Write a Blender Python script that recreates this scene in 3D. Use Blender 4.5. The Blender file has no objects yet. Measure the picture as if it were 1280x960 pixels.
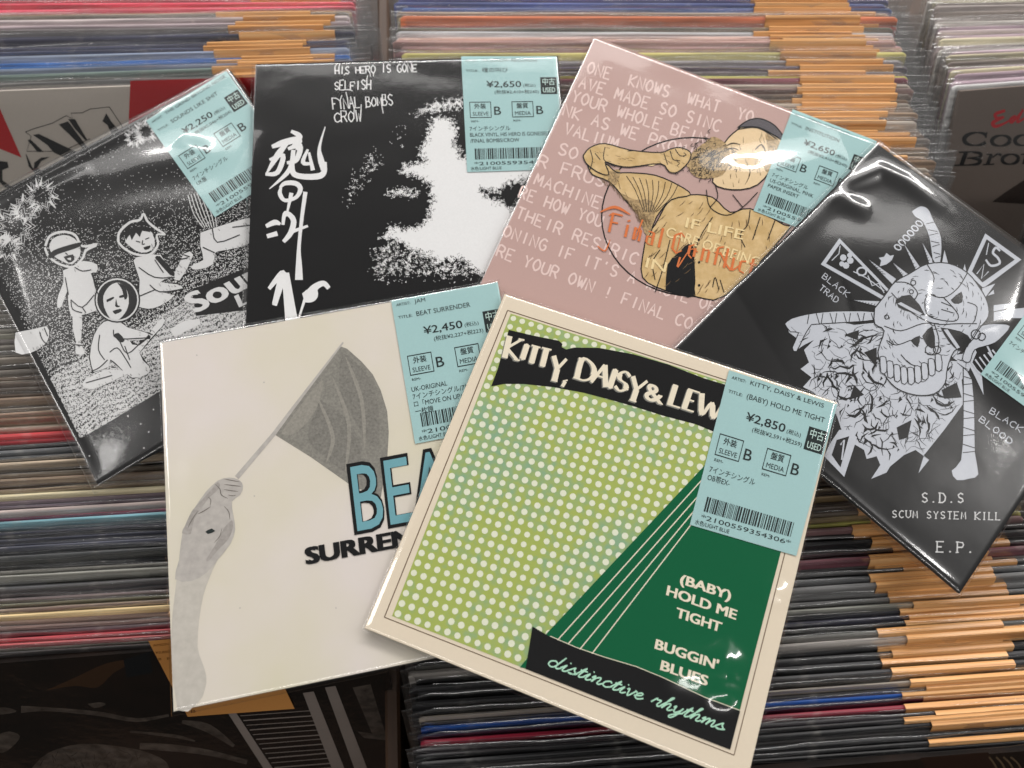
import bpy, math, random
import numpy as np
from mathutils import Vector, Matrix
from mathutils.geometry import tessellate_polygon
R = math.radians
rng = random.Random(7)
nrng = np.random.default_rng(11)
S = bpy.context.scene
COL = S.collection

# ------------------------------------------------------------------ camera, world, lamps, exposure
THETA = R(17.46); CAM_H = 0.395; F = 960.0            # photo pixels: 1280 x 960
cam_d = bpy.data.cameras.new('camera'); cam = bpy.data.objects.new('camera', cam_d); COL.objects.link(cam)
cam.location = (0, 0, CAM_H); cam.rotation_euler = (THETA, 0, 0)
cam_d.sensor_width = 36; cam_d.lens = 36 * F / 1280; cam_d.clip_start = 0.01; cam_d.clip_end = 50
cam_d.dof.use_dof = True; cam_d.dof.focus_distance = 0.395; cam_d.dof.aperture_fstop = 7.0
S.camera = cam
W = bpy.data.worlds.new('World'); S.world = W; W.use_nodes = True
bg = W.node_tree.nodes['Background']; bg.inputs[1].default_value = 1.0
_n, _l = W.node_tree.nodes.new, W.node_tree.links.new          # pale shop ceiling above, dark floor and shelves below
_tc = _n('ShaderNodeTexCoord'); _sx = _n('ShaderNodeSeparateXYZ'); _cr = _n('ShaderNodeValToRGB')
_l(_tc.outputs['Generated'], _sx.inputs[0]); _mr = _n('ShaderNodeMapRange'); _mr.inputs['From Min'].default_value = -1; _l(_sx.outputs['Z'], _mr.inputs['Value']); _l(_mr.outputs[0], _cr.inputs[0]); _l(_cr.outputs[0], bg.inputs[0])
_cr.color_ramp.elements[0].position = .46; _cr.color_ramp.elements[0].color = (.016, .014, .012, 1)
_cr.color_ramp.elements[1].position = .62; _cr.color_ramp.elements[1].color = (.10, .098, .096, 1)
def lamp(loc, target, sx, sy, power, col=(1, 0.972, 0.945)):
    d = bpy.data.lights.new('ceiling_light', 'AREA'); d.shape = 'RECTANGLE'; d.size = sx; d.size_y = sy; d.energy = power; d.color = col
    o = bpy.data.objects.new('ceiling_light', d); COL.objects.link(o); o.location = loc
    o.rotation_euler = (Vector(target) - Vector(loc)).to_track_quat('-Z', 'Y').to_euler()
# fluorescent tubes of the shop ceiling, after one broad added panel
lamp((0.0, 2.66, 2.02), (0.0, 2.60, 0.0), 5.0, 1.3, 46)  # soft panel added for the lit ceiling's sheen on the films, not a tube
lamp((0.25, 3.1, 1.93), (0.0, 0.0, 0.0), 5.2, 0.26, 122)
lamp((3.05, 0.9, 2.0), (0, 0, 0), 0.34, 2.6, 64)
lamp((-2.6, 0.9, 2.0), (0, 0, 0), 0.34, 2.6, 29)
lamp((0.2, -1.35, 2.1), (0, 0, 0), 3.0, 0.12, 13)
S.view_settings.view_transform = 'Standard'; S.view_settings.look = 'None'
S.view_settings.exposure = 0.06; S.view_settings.gamma = 1.0
S.cycles.transparent_max_bounces = 40; S.cycles.max_bounces = 10

# ------------------------------------------------------------------ projection helpers (trace the photo on to real planes)
CT, ST = math.cos(THETA), math.sin(THETA)
def ray(u, v):
    x, y, z = (u - 640) / F, (480 - v) / F, -1.0
    return Vector((x, y * CT - z * ST, y * ST + z * CT))
CAMP = Vector((0, 0, CAM_H))
class Plane:
    """a flat sheet: origin, two axes in it, its normal"""
    def __init__(s, o, ex=(1, 0, 0), ey=(0, 1, 0)):
        s.o = Vector(o); s.ex = Vector(ex).normalized(); s.ey = Vector(ey).normalized(); s.n = s.ex.cross(s.ey)
    def px(s, u, v):
        d = ray(u, v); t = (s.o - CAMP).dot(s.n) / d.dot(s.n); p = CAMP + d * t - s.o
        return (p.dot(s.ex), p.dot(s.ey))
    def at(s, a, b, h=0.0): return s.o + s.ex * a + s.ey * b + s.n * h
    def topx(s, A, B):
        """numpy: sheet coordinates -> photo pixels"""
        P = [np.array(s.o[i] + s.ex[i] * A + s.ey[i] * B - CAMP[i]) for i in range(3)]
        x = P[0]; y = P[1] * CT + P[2] * ST; z = -P[1] * ST + P[2] * CT
        return 640 + F * x / -z, 480 - F * y / -z

# ------------------------------------------------------------------ materials
def lin(c): return tuple((x / 255 / 12.92) if x / 255 <= .04045 else ((x / 255 + .055) / 1.055) ** 2.4 for x in c)
MATS = {}
def nodes(name):
    m = bpy.data.materials.new(name); m.use_nodes = True; nt = m.node_tree
    return m, nt, nt.nodes['Principled BSDF'], nt.nodes.new, nt.links.new
def ink(name, rgb, rough=.5, var=.06, scale=900, k=1.0):
    """printed ink or paper: plain colour with a fine paper grain"""
    if name in MATS: return MATS[name]
    m, nt, p, N, L = nodes(name); c = [min(.9, x * k) for x in lin(rgb)]
    tc = N('ShaderNodeTexCoord'); nz = N('ShaderNodeTexNoise'); nz.inputs['Scale'].default_value = scale; nz.inputs['Detail'].default_value = 4
    mp = N('ShaderNodeMapRange'); mp.inputs['To Min'].default_value = 1 - var; mp.inputs['To Max'].default_value = 1 + var
    mx = N('ShaderNodeMix'); mx.data_type = 'RGBA'; mx.blend_type = 'MULTIPLY'; mx.inputs[0].default_value = 1
    mx.inputs[6].default_value = (*c, 1)
    L(tc.outputs['Object'], nz.inputs['Vector']); L(nz.outputs['Fac'], mp.inputs['Value']); L(mp.outputs[0], mx.inputs[7]); L(mx.outputs[2], p.inputs['Base Color'])
    p.inputs['Roughness'].default_value = rough; p.inputs['Specular IOR Level'].default_value = .08
    MATS[name] = m; return m
def two_tone(name, a, b, scale, lo, hi, detail=5, rough=.5):
    """printed texture of two inks"""
    m, nt, p, N, L = nodes(name)
    tc = N('ShaderNodeTexCoord'); nz = N('ShaderNodeTexNoise'); nz.inputs['Scale'].default_value = scale; nz.inputs['Detail'].default_value = detail
    mp = N('ShaderNodeMapRange'); mp.inputs['From Min'].default_value = lo; mp.inputs['From Max'].default_value = hi
    mx = N('ShaderNodeMix'); mx.data_type = 'RGBA'; mx.inputs[6].default_value = (*lin(a), 1); mx.inputs[7].default_value = (*lin(b), 1)
    L(tc.outputs['Object'], nz.inputs['Vector']); L(nz.outputs['Fac'], mp.inputs['Value']); L(mp.outputs[0], mx.inputs[0]); L(mx.outputs[2], p.inputs['Base Color'])
    p.inputs['Roughness'].default_value = rough; p.inputs['Specular IOR Level'].default_value = .08
    MATS[name] = m; return m
def plastic(name, f0, rough, bump, scale, tint=.97, soft=.30, haze=.38):
    """thin clear film: see-through, with a mirror sheen that grows at grazing angles"""
    m, nt, p, N, L = nodes(name); nt.nodes.remove(p); out = nt.nodes['Material Output']
    lw = N('ShaderNodeLayerWeight'); lw.inputs[0].default_value = .5
    pw = N('ShaderNodeMath'); pw.operation = 'POWER'; pw.inputs[1].default_value = 5.0
    ma = N('ShaderNodeMath'); ma.operation = 'MULTIPLY_ADD'; ma.inputs[1].default_value = .9 - f0; ma.inputs[2].default_value = f0
    tr = N('ShaderNodeBsdfTransparent'); tr.inputs[0].default_value = (tint, tint, tint, 1)
    gl = N('ShaderNodeBsdfGlossy'); gl.inputs['Roughness'].default_value = rough; gl.inputs[0].default_value = (1, 1, 1, 1)
    mx = N('ShaderNodeMixShader'); tc = N('ShaderNodeTexCoord'); nz = N('ShaderNodeTexNoise'); nz.inputs['Scale'].default_value = scale; nz.inputs['Detail'].default_value = 3
    bp = N('ShaderNodeBump'); bp.inputs['Strength'].default_value = bump; bp.inputs['Distance'].default_value = .001
    L(tc.outputs['Object'], nz.inputs['Vector']); L(nz.outputs['Fac'], bp.inputs['Height']); L(bp.outputs[0], gl.inputs['Normal']); L(bp.outputs[0], lw.inputs['Normal'])
    L(lw.outputs['Facing'], pw.inputs[0]); L(pw.outputs[0], ma.inputs[0]); L(ma.outputs[0], mx.inputs[0])
    g2 = N('ShaderNodeBsdfGlossy'); g2.inputs['Roughness'].default_value = soft; g2.inputs[0].default_value = (1, 1, 1, 1); mg = N('ShaderNodeMixShader'); mg.inputs[0].default_value = haze
    L(bp.outputs[0], g2.inputs['Normal']); L(gl.outputs[0], mg.inputs[1]); L(g2.outputs[0], mg.inputs[2])
    L(tr.outputs[0], mx.inputs[1]); L(mg.outputs[0], mx.inputs[2]); L(mx.outputs[0], out.inputs['Surface'])
    MATS[name] = m; return m
def card_material():
    """album card edge: its own colour (object colour) with streaks along the sleeve"""
    m, nt, p, N, L = nodes('album_card')
    oi = N('ShaderNodeObjectInfo'); tc = N('ShaderNodeTexCoord'); mp = N('ShaderNodeMapping'); mp.inputs['Scale'].default_value = (14, 1500, 260)
    ad = N('ShaderNodeVectorMath'); ad.operation = 'ADD'
    rd = N('ShaderNodeVectorMath'); rd.operation = 'SCALE'; rd.inputs[0].default_value = (37, 91, 53)
    nz = N('ShaderNodeTexNoise'); nz.inputs['Scale'].default_value = 1.0; nz.inputs['Detail'].default_value = 3
    mr = N('ShaderNodeMapRange'); mr.inputs['From Min'].default_value = .3; mr.inputs['From Max'].default_value = .7; mr.inputs['To Min'].default_value = .45; mr.inputs['To Max'].default_value = 1.4
    mx = N('ShaderNodeMix'); mx.data_type = 'RGBA'; mx.blend_type = 'MULTIPLY'; mx.inputs[0].default_value = 1
    L(oi.outputs['Random'], rd.inputs['Scale']); L(tc.outputs['Object'], mp.inputs['Vector']); L(mp.outputs[0], ad.inputs[0]); L(rd.outputs[0], ad.inputs[1])
    L(ad.outputs[0], nz.inputs['Vector']); L(nz.outputs['Fac'], mr.inputs['Value']); L(oi.outputs['Color'], mx.inputs[6]); L(mr.outputs[0], mx.inputs[7])
    # worn paler patches
    n2 = N('ShaderNodeTexNoise'); n2.inputs['Scale'].default_value = 60; n2.inputs['Detail'].default_value = 6
    m2 = N('ShaderNodeMapRange'); m2.inputs['From Min'].default_value = .58; m2.inputs['From Max'].default_value = .78; m2.inputs['To Max'].default_value = .35
    mw = N('ShaderNodeMix'); mw.data_type = 'RGBA'; mw.inputs[7].default_value = (.5, .47, .42, 1)
    L(ad.outputs[0], n2.inputs['Vector']) if False else L(tc.outputs['Object'], n2.inputs['Vector'])
    L(n2.outputs['Fac'], m2.inputs['Value']); L(m2.outputs[0], mw.inputs[0]); L(mx.outputs[2], mw.inputs[6]); L(mw.outputs[2], p.inputs['Base Color'])
    p.inputs['Roughness'].default_value = .45; p.inputs['Specular IOR Level'].default_value = .4
    return m
def label_material():
    """orange price label: fine streaks of print and wear, a little different on every label"""
    m, nt, p, N, L = nodes('orange_label_paper')
    oi = N('ShaderNodeObjectInfo'); tc = N('ShaderNodeTexCoord'); mp = N('ShaderNodeMapping'); mp.inputs['Scale'].default_value = (9, 900, 420)
    rd = N('ShaderNodeVectorMath'); rd.operation = 'SCALE'; rd.inputs[0].default_value = (61, 17, 43); ad = N('ShaderNodeVectorMath'); ad.operation = 'ADD'
    nz = N('ShaderNodeTexNoise'); nz.inputs['Scale'].default_value = 1; nz.inputs['Detail'].default_value = 4
    cr = N('ShaderNodeValToRGB'); e = cr.color_ramp.elements; e[0].position = .30; e[0].color = (*lin((160, 108, 62)), 1); e[1].position = .72; e[1].color = (*lin((230, 184, 130)), 1)
    k = e.new(.46); k.color = (*lin((214, 156, 96)), 1)
    hs = N('ShaderNodeHueSaturation'); mr = N('ShaderNodeMapRange'); mr.inputs['To Min'].default_value = .86; mr.inputs['To Max'].default_value = 1.12
    L(oi.outputs['Random'], rd.inputs['Scale']); L(tc.outputs['Object'], mp.inputs['Vector']); L(mp.outputs[0], ad.inputs[0]); L(rd.outputs[0], ad.inputs[1]); L(ad.outputs[0], nz.inputs['Vector'])
    L(nz.outputs['Fac'], cr.inputs[0]); L(cr.outputs[0], hs.inputs['Color']); L(oi.outputs['Random'], mr.inputs['Value']); L(mr.outputs[0], hs.inputs['Value']); L(hs.outputs[0], p.inputs['Base Color'])
    p.inputs['Roughness'].default_value = .35
    return m
def wood_material():
    m, nt, p, N, L = nodes('bin_wood')
    tc = N('ShaderNodeTexCoord'); mp = N('ShaderNodeMapping'); mp.inputs['Scale'].default_value = (60, 4, 4)
    nz = N('ShaderNodeTexNoise'); nz.inputs['Scale'].default_value = 3; nz.inputs['Detail'].default_value = 8
    cr = N('ShaderNodeValToRGB'); cr.color_ramp.elements[0].color = (.022, .010, .005, 1); cr.color_ramp.elements[1].color = (.10, .05, .024, 1)
    L(tc.outputs['Object'], mp.inputs['Vector']); L(mp.outputs[0], nz.inputs['Vector']); L(nz.outputs['Fac'], cr.inputs[0]); L(cr.outputs[0], p.inputs['Base Color'])
    p.inputs['Roughness'].default_value = .55
    return m

# ------------------------------------------------------------------ mesh building
class MB:
    def __init__(s): s.v = []; s.f = []; s.m = []; s.mats = []; s.sm = []
    def mi(s, mat):
        if mat not in s.mats: s.mats.append(mat)
        return s.mats.index(mat)
    def add(s, verts, faces, mat, smooth=False):
        b = len(s.v); i = s.mi(mat); s.v += [tuple(p) for p in verts]
        for f in faces: s.f.append(tuple(b + k for k in f)); s.m.append(i); s.sm.append(smooth)
    def build(s, name, parent=None, loc=(0, 0, 0), origin=None):
        """verts are in world space; the object stands at loc below its parent"""
        base = Vector(origin) if origin is not None else Vector((0, 0, 0))
        me = bpy.data.meshes.new(name)
        me.from_pydata([tuple(Vector(p) - base) for p in s.v], [], s.f)
        for m in s.mats: me.materials.append(m)
        me.polygons.foreach_set('material_index', s.m); me.polygons.foreach_set('use_smooth', s.sm); me.update()
        o = bpy.data.objects.new(name, me); COL.objects.link(o)
        if parent: o.parent = parent
        else: o.location = base
        return o
def empty(name, loc, label, cat, group=None, rot=(0, 0, 0)):
    o = bpy.data.objects.new(name, None); COL.objects.link(o); o.location = loc; o.rotation_euler = rot; o.empty_display_size = .02
    o['label'] = label; o['category'] = cat
    if group: o['group'] = group
    return o

# --- text outlines of Blender's own built-in typeface, as flat polygons (cap height 1, baseline 0)
TXT = {}
def textgeo(body, spacing=1.0):
    key = (body, spacing)
    if key in TXT: return TXT[key]
    cu = bpy.data.curves.new('lettering', 'FONT'); cu.body = body; cu.resolution_u = 3; cu.fill_mode = 'FRONT'; cu.space_character = spacing
    o = bpy.data.objects.new('lettering', cu); COL.objects.link(o)
    dg = bpy.context.evaluated_depsgraph_get(); dg.update()
    me = o.evaluated_get(dg).to_mesh()
    V = [(v.co.x / .729, v.co.y / .729) for v in me.vertices]; Fc = [tuple(p.vertices) for p in me.polygons]
    o.evaluated_get(dg).to_mesh_clear(); bpy.data.objects.remove(o); bpy.data.curves.remove(cu)
    xs = [v[0] for v in V] or [0, 1]
    TXT[key] = (V, Fc, min(xs), max(xs)); return TXT[key]

def smooth(pts, n=5):
    """Catmull-Rom through the points; each point may carry a width"""
    if len(pts) < 3: return [tuple(p) for p in pts]
    out = []; P = [pts[0]] + list(pts) + [pts[-1]]
    for i in range(1, len(P) - 2):
        for k in range(n):
            t = k / n
            out.append(tuple(.5 * ((2 * b) + (-a + c) * t + (2 * a - 5 * b + 4 * c - d) * t * t + (-a + 3 * b - 3 * c + d) * t ** 3)
                             for a, b, c, d in zip(P[i - 1], P[i], P[i + 1], P[i + 2])))
    out.append(tuple(pts[-1])); return out
def sdist(PX, PY, poly):
    """numpy signed distance to a polygon, positive inside"""
    d = np.full(PX.shape, 1e18); ins = np.zeros(PX.shape, bool); n = len(poly)
    for i in range(n):
        x0, y0 = poly[i]; x1, y1 = poly[(i + 1) % n]; ex, ey = x1 - x0, y1 - y0
        t = np.clip(((PX - x0) * ex + (PY - y0) * ey) / (ex * ex + ey * ey + 1e-12), 0, 1)
        d = np.minimum(d, (PX - x0 - t * ex) ** 2 + (PY - y0 - t * ey) ** 2)
        c = ((y0 > PY) != (y1 > PY)) & (PX < (x1 - x0) * (PY - y0) / ((y1 - y0) if y1 != y0 else 1e-9) + x0); ins ^= c
    d = np.sqrt(d); return np.where(ins, d, -d)
LAYER = 4.5e-5
class Art(MB):
    """flat print on a sheet. Shapes come as photo pixels (optionally as zoomed crops z=(x0,y0,scale)) and land on the sheet's plane"""
    def __init__(s, plane, lift=0.0): super().__init__(); s.p = plane; s.lift = lift; s.k = 0; s.z = None
    def conv(s, pt):
        if s.z: return (s.z[0] + pt[0] / s.z[2], s.z[1] + pt[1] / s.z[2])
        return pt[0], pt[1]
    def h(s, layer): s.k += 1; return s.lift + layer * LAYER + (s.k % 11) * 3e-6
    def flat(s, ab, mat, layer, h=None):
        """polygon in sheet coordinates"""
        h = s.h(layer) if h is None else h
        a = sum(ab[i - 1][0] * ab[i][1] - ab[i][0] * ab[i - 1][1] for i in range(len(ab)))
        if a < 0: ab = ab[::-1]
        vs = [Vector((x, y, 0)) for x, y in ab]
        tris = tessellate_polygon([vs]) if len(ab) > 4 else [tuple(range(len(ab)))]
        out = []
        for t in tris:
            q = [vs[i] for i in t]; ar = sum(q[i - 1].x * q[i].y - q[i].x * q[i - 1].y for i in range(len(q)))
            out.append(t if ar > 0 else tuple(reversed(t)))
        s.add([s.p.at(x, y, h) for x, y in ab], out, mat)
    def poly(s, pts, mat, layer=1, sm=0):
        if sm: pts = smooth(list(pts) + [pts[0]], sm)[:-1]
        s.flat([s.p.px(*s.conv(q)) for q in pts], mat, layer)
    def stroke(s, pts, w, mat, layer=2, sm=0, taper=False):
        """ribbon along the points; w in photo pixels, or each point is (x, y, w)"""
        k = (1 / s.z[2]) if s.z else 1
        P = [(*s.conv(q), (q[2] * k if len(q) > 2 else w)) for q in pts]
        if sm: P = smooth(P, sm)
        n = len(P); h = s.h(layer); V = []
        for i, (x, y, ww) in enumerate(P):
            a = P[max(0, i - 1)]; b = P[min(n - 1, i + 1)]; dx, dy = b[0] - a[0], b[1] - a[1]; l = math.hypot(dx, dy) or 1
            if taper: ww = ww * (1 - .85 * abs(2 * i / max(1, n - 1) - 1) ** 2.2)
            nx, ny = -dy / l * ww / 2, dx / l * ww / 2; hh = h + (i % 2) * 4e-7
            V.append(s.p.at(*s.p.px(x + nx, y + ny), hh)); V.append(s.p.at(*s.p.px(x - nx, y - ny), hh))
        s.add(V, [(2 * i, 2 * i + 2, 2 * i + 3, 2 * i + 1) for i in range(n - 1)], mat)
    def loop(s, pts, w, mat, layer=2, sm=0): s.stroke(list(pts) + [pts[0]], w, mat, layer, sm)
    def disc(s, c, r, mat, layer=2, n=10, ry=None):
        c = s.conv(c); k = (1 / s.z[2]) if s.z else 1; ry = ry or r; z, s.z = s.z, None
        s.poly([(c[0] + math.cos(t) * r * k, c[1] + math.sin(t) * ry * k) for t in [2 * math.pi * i / n for i in range(n)]], mat, layer); s.z = z
    def mapped(s, geo, fn, mat, layer):
        V, Fc = geo; h = s.h(layer); s.add([s.p.at(*fn(x, y), h) for x, y in V], Fc, mat)
    def text(s, body, p0, p1, hgt, mat, layer=3, bold=0.0, shear=0.0, up=None, fit=None, spacing=1.0):
        """lettering from baseline start p0 to baseline end p1, capitals hgt pixels tall; fit: the part of body that spans p0..p1"""
        V, Fc, x0, x1 = textgeo(body, spacing)
        if not V: return
        if fit: x1 = textgeo(fit, spacing)[3]
        p0 = s.conv(p0); p1 = s.conv(p1); k = (1 / s.z[2]) if s.z else 1; hgt *= k
        dx, dy = p1[0] - p0[0], p1[1] - p0[1]; l = math.hypot(dx, dy)
        if up is None: up = (dy / l, -dx / l)
        ux, uy = up[0] * hgt, up[1] * hgt
        def fn(x, y):
            t = (x - x0) / (x1 - x0); q = shear * y * hgt / l
            return s.p.px(p0[0] + dx * (t + q) + ux * y, p0[1] + dy * (t + q) + uy * y)
        if bold < .006: s.mapped((V, Fc), fn, mat, layer); return
        bx, by = bold * 1.6, bold * 1.1
        for qx, qy in ((-1, -.7), (1, -.7), (-1, .7), (1, .7), (0, 0)): s.mapped((V, Fc), lambda x, y: fn(x + qx * bx, y + qy * by), mat, layer)
    def cells(s, quad, step, mask, mat, layer):
        """printed specks: cells of a fine grid on the sheet where mask(px, py) is true, merged along rows"""
        ab = [s.p.px(*q) for q in quad]; xs = [q[0] for q in ab]; ys = [q[1] for q in ab]
        A = np.arange(min(xs), max(xs), step); B = np.arange(min(ys), max(ys), step)
        GA, GB = np.meshgrid(A + step / 2, B + step / 2); PX, PY = s.p.topx(GA, GB)
        M = mask(PX, PY); h = s.h(layer); V = []; Fc = []
        for j in range(M.shape[0]):
            row = np.concatenate([[0], M[j].astype(np.int8), [0]]); d = np.diff(row)
            for i0, i1 in zip(np.where(d == 1)[0], np.where(d == -1)[0]):
                b = len(V); xa = A[i0]; xb = A[i0] + (i1 - i0) * step; ya = B[j]; yb = ya + step
                V += [s.p.at(xa, ya, h), s.p.at(xb, ya, h), s.p.at(xb, yb, h), s.p.at(xa, yb, h)]; Fc.append((b, b + 1, b + 2, b + 3))
        s.add(V, Fc, mat)

# --- a pen alphabet (strokes in a 1 x 1 box, y up) for scratched, typed and hand lettering
PEN = {'A': ['0,0 .5,1 1,0', '.2,.4 .8,.4'], 'B': ['0,0 0,1 .7,.95 .8,.75 .6,.55 0,.5', '.6,.55 1,.3 .8,.05 0,0'], 'C': ['1,.85 .6,1 .15,.8 0,.5 .15,.15 .6,0 1,.15'],
 'D': ['0,0 0,1 .6,.95 1,.6 .9,.2 .5,0 0,0'], 'E': ['1,0 0,0 0,1 1,1', '0,.5 .7,.5'], 'F': ['0,0 0,1 1,1', '0,.5 .7,.5'], 'G': ['1,.85 .5,1 .05,.7 .05,.3 .5,0 .95,.15 .95,.45 .55,.45'],
 'H': ['0,0 0,1', '1,0 1,1', '0,.5 1,.5'], 'I': ['.5,0 .5,1'], 'K': ['0,0 0,1', '1,1 0,.45 1,0'], 'L': ['0,1 0,0 1,0'], 'M': ['0,0 .1,1 .5,.3 .9,1 1,0'], 'N': ['0,0 0,1 1,0 1,1'],
 'O': ['.5,0 .05,.3 .05,.7 .5,1 .95,.7 .95,.3 .5,0'], 'P': ['0,0 0,1 .8,.95 .95,.72 .75,.5 0,.48'], 'R': ['0,0 0,1 .8,.95 .9,.72 .7,.52 0,.5', '.45,.5 1,0'],
 'S': ['.95,.85 .5,1 .08,.8 .25,.55 .8,.42 .95,.18 .5,0 .05,.15'], 'T': ['.5,0 .5,1', '0,1 1,1'], 'U': ['0,1 0,.25 .5,0 1,.25 1,1'], 'W': ['0,1 .25,0 .5,.7 .75,0 1,1'],
 'Y': ['0,1 .5,.5 1,1', '.5,.5 .5,0'], 'V': ['0,1 .5,0 1,1'], '!': ['.5,1 .5,.3', '.5,.1 .5,0'], "'": ['.5,1 .4,.75'], ',': ['.4,.12 .55,.05 .3,-.25'], '.': ['.35,0 .45,.1 .55,0']}
PEN = {k: [[tuple(map(float, q.split(','))) for q in st.split()] for st in v] for k, v in PEN.items()}
SERIF = {'I', 'L', 'P', 'D', 'E', 'K', 'Y', 'T', 'U', 'F', 'R'}
def pen_text(art, body, p0, p1, hgt, w, mat, layer=3, jit=0.0, serif=False, rnd=None, slash=0.0, gap=.38, thin=None, sm=0):
    rnd = rnd or rng; p0 = art.conv(p0); p1 = art.conv(p1); k = (1 / art.z[2]) if art.z else 1; hgt *= k; z, art.z = art.z, None
    dx, dy = p1[0] - p0[0], p1[1] - p0[1]; n = len(body); tot = n * (1 + gap) - gap
    l = math.hypot(dx, dy); up = (dy / l * hgt, -dx / l * hgt)
    for i, ch in enumerate(body):
        if ch == ' ': continue
        o = i * (1 + gap); sc = 1 + rnd.uniform(-jit, jit)
        def q(x, y): t = (o + x) / tot; return (p0[0] + dx * t + up[0] * y * sc + rnd.uniform(-jit, jit) * hgt * .25, p0[1] + dy * t + up[1] * y * sc + rnd.uniform(-jit, jit) * hgt * .25)
        for st in PEN.get(ch, []):
            pts = [q(x, y) for x, y in st]
            if thin is None: art.stroke(pts, w, mat, layer, sm if len(pts) > 4 else 0)
            else:                                                      # broad-nib letter: thick uprights, thin cross strokes
                if len(pts) > 4: pts = smooth(pts, 4)
                for a, b in zip(pts[:-1], pts[1:]):
                    ll = math.hypot(b[0] - a[0], b[1] - a[1]) or 1; c = abs((b[0] - a[0]) * up[0] + (b[1] - a[1]) * up[1]) / ll / hgt
                    lean_ = ((b[0] - a[0]) * dx + (b[1] - a[1]) * dy) * ((b[0] - a[0]) * up[0] + (b[1] - a[1]) * up[1])
                    ww = thin + (w - thin) * c ** 2 * (.45 if lean_ > 1e-3 * ll * l * hgt and c < .985 else 1)
                    e_ = .35 if len(pts) > 6 else 0
                    art.stroke([(a[0] - (b[0] - a[0]) / ll * e_, a[1] - (b[1] - a[1]) / ll * e_), (b[0] + (b[0] - a[0]) / ll * e_, b[1] + (b[1] - a[1]) / ll * e_)], ww, mat, layer)
            if slash and rnd.random() < slash:
                a, b = pts[-2], pts[-1]; art.stroke([a, b, (b[0] + (b[0] - a[0]) * .5 + rnd.uniform(-3, 3), b[1] + (b[1] - a[1]) * .6 + rnd.uniform(0, 4))], w * .7, mat, layer)
        if serif and ch in SERIF:
            for sx in ([.5] if ch in 'ITY' else [0] if ch in 'LPDEFR' else [0, 1]):
                for sy in ([0] if ch in 'TY' else [1] if ch == 'U' else [0, 1]): art.stroke([q(sx - .24, sy), q(sx + .24, sy)], (thin or w * .8), mat, layer)
    art.z = z

# ------------------------------------------------------------------ shared materials
PL = plastic('clear_film', .085, .08, .10, 55, .98, .20, .30)
PL_LOOSE = plastic('loose_film', .085, .10, .14, 45, .98, .30, .50)
PL_LP = plastic('album_film', .13, .09, .35, 120, .95, .32, .50)
CARD = card_material(); WOOD = wood_material()
TEAL = ink('teal_label_paper', (162, 196, 196), .45, .03, k=1.0)
LBLK = ink('label_black', (38, 46, 46), .5)
LWHT = ink('label_reverse_white', (190, 215, 208), .5)
BLK = ink('black_ink', (19, 19, 20), .45, .10)
WHT = ink('white_ink', (222, 222, 222), .5)
ORG = label_material()
CARDSIDE = ink('board_side', (190, 180, 165), .6)

# ------------------------------------------------------------------ the record bins (wooden dividers and base)
YAW = R(3.5); CD = Vector((-math.sin(YAW), math.cos(YAW), 0)); CX = Vector((math.cos(YAW), math.sin(YAW), 0))
BINP = Plane((0, 0, 0))
def ground(u, v): a, b = BINP.px(u, v); return Vector((a, b, 0))
def bin_coords(p): return p.dot(CX), p.dot(CD)                     # across the bins, along the bins
def bin_point(x, y, z=0): return CX * x + CD * y + Vector((0, 0, z))
XL = bin_coords(ground(503, 905))[0]                               # left ends of the middle albums
XA = XL - .012                                                     # divider left of the middle column
XB = XL + .333
def board(mb, x0, x1, y0, y1, z0, z1):
    b = .0015; P = [(x0 + b, y0), (x1 - b, y0), (x1, y0), (x1, y0), (x0, y0)]
    prof = [(x0, z0), (x1, z0), (x1, z1 - b), (x1 - b, z1), (x0 + b, z1), (x0, z1 - b)]; n = len(prof)
    V = [bin_point(x, y0, z) for x, z in prof] + [bin_point(x, y1, z) for x, z in prof]
    mb.add(V, [tuple(range(n))[::-1] if False else tuple(range(n)), tuple(range(2 * n - 1, n - 1, -1))] + [(i, i + n, (i + 1) % n + n, (i + 1) % n) for i in range(n)], WOOD)
org = bin_point(0, 0, -.33)
rb = empty('record_bin', org, 'dark brown wooden record bin with narrow dividers under the albums', 'record bin')
for x in (XA - .0035, XB + .004):
    m = MB(); board(m, x, x + .008, -.45, .85, -.325, -.045); m.build('divider', rb, origin=org)
m = MB(); board(m, -.75, .95, -.5, .9, -.345, -.326); m.build('base_board', rb, origin=org)

# ------------------------------------------------------------------ albums standing in the bins
LPW = .315
def lp_card_mesh(th):
    """sleeve standing in local XZ, top edge at z=0, rounded top, thickness along y"""
    pr = [(0, -LPW), (0, -.0012), (th * .12, -.0004), (th * .3, 0), (th * .7, 0), (th * .88, -.0004), (th, -.0012), (th, -LPW)]
    n = len(pr); xs = [0, .002, LPW - .002, LPW]; V = []
    for i, x in enumerate(xs):
        dz = -.0012 if i in (0, 3) else 0
        V += [(x, y, z + (dz if z > -.1 else 0)) for y, z in pr]
    Fc = [(i * n + j, (i + 1) * n + j, (i + 1) * n + (j + 1) % n, i * n + (j + 1) % n) for i in range(3) for j in range(n)]
    Fc = [f[::-1] for f in Fc]
    Fc += [tuple(range(n)), tuple(range(4 * n - 1, 3 * n - 1, -1))]
    me = bpy.data.meshes.new('album_card'); me.from_pydata(V, [], Fc); me.materials.append(CARD)
    return me
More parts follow.
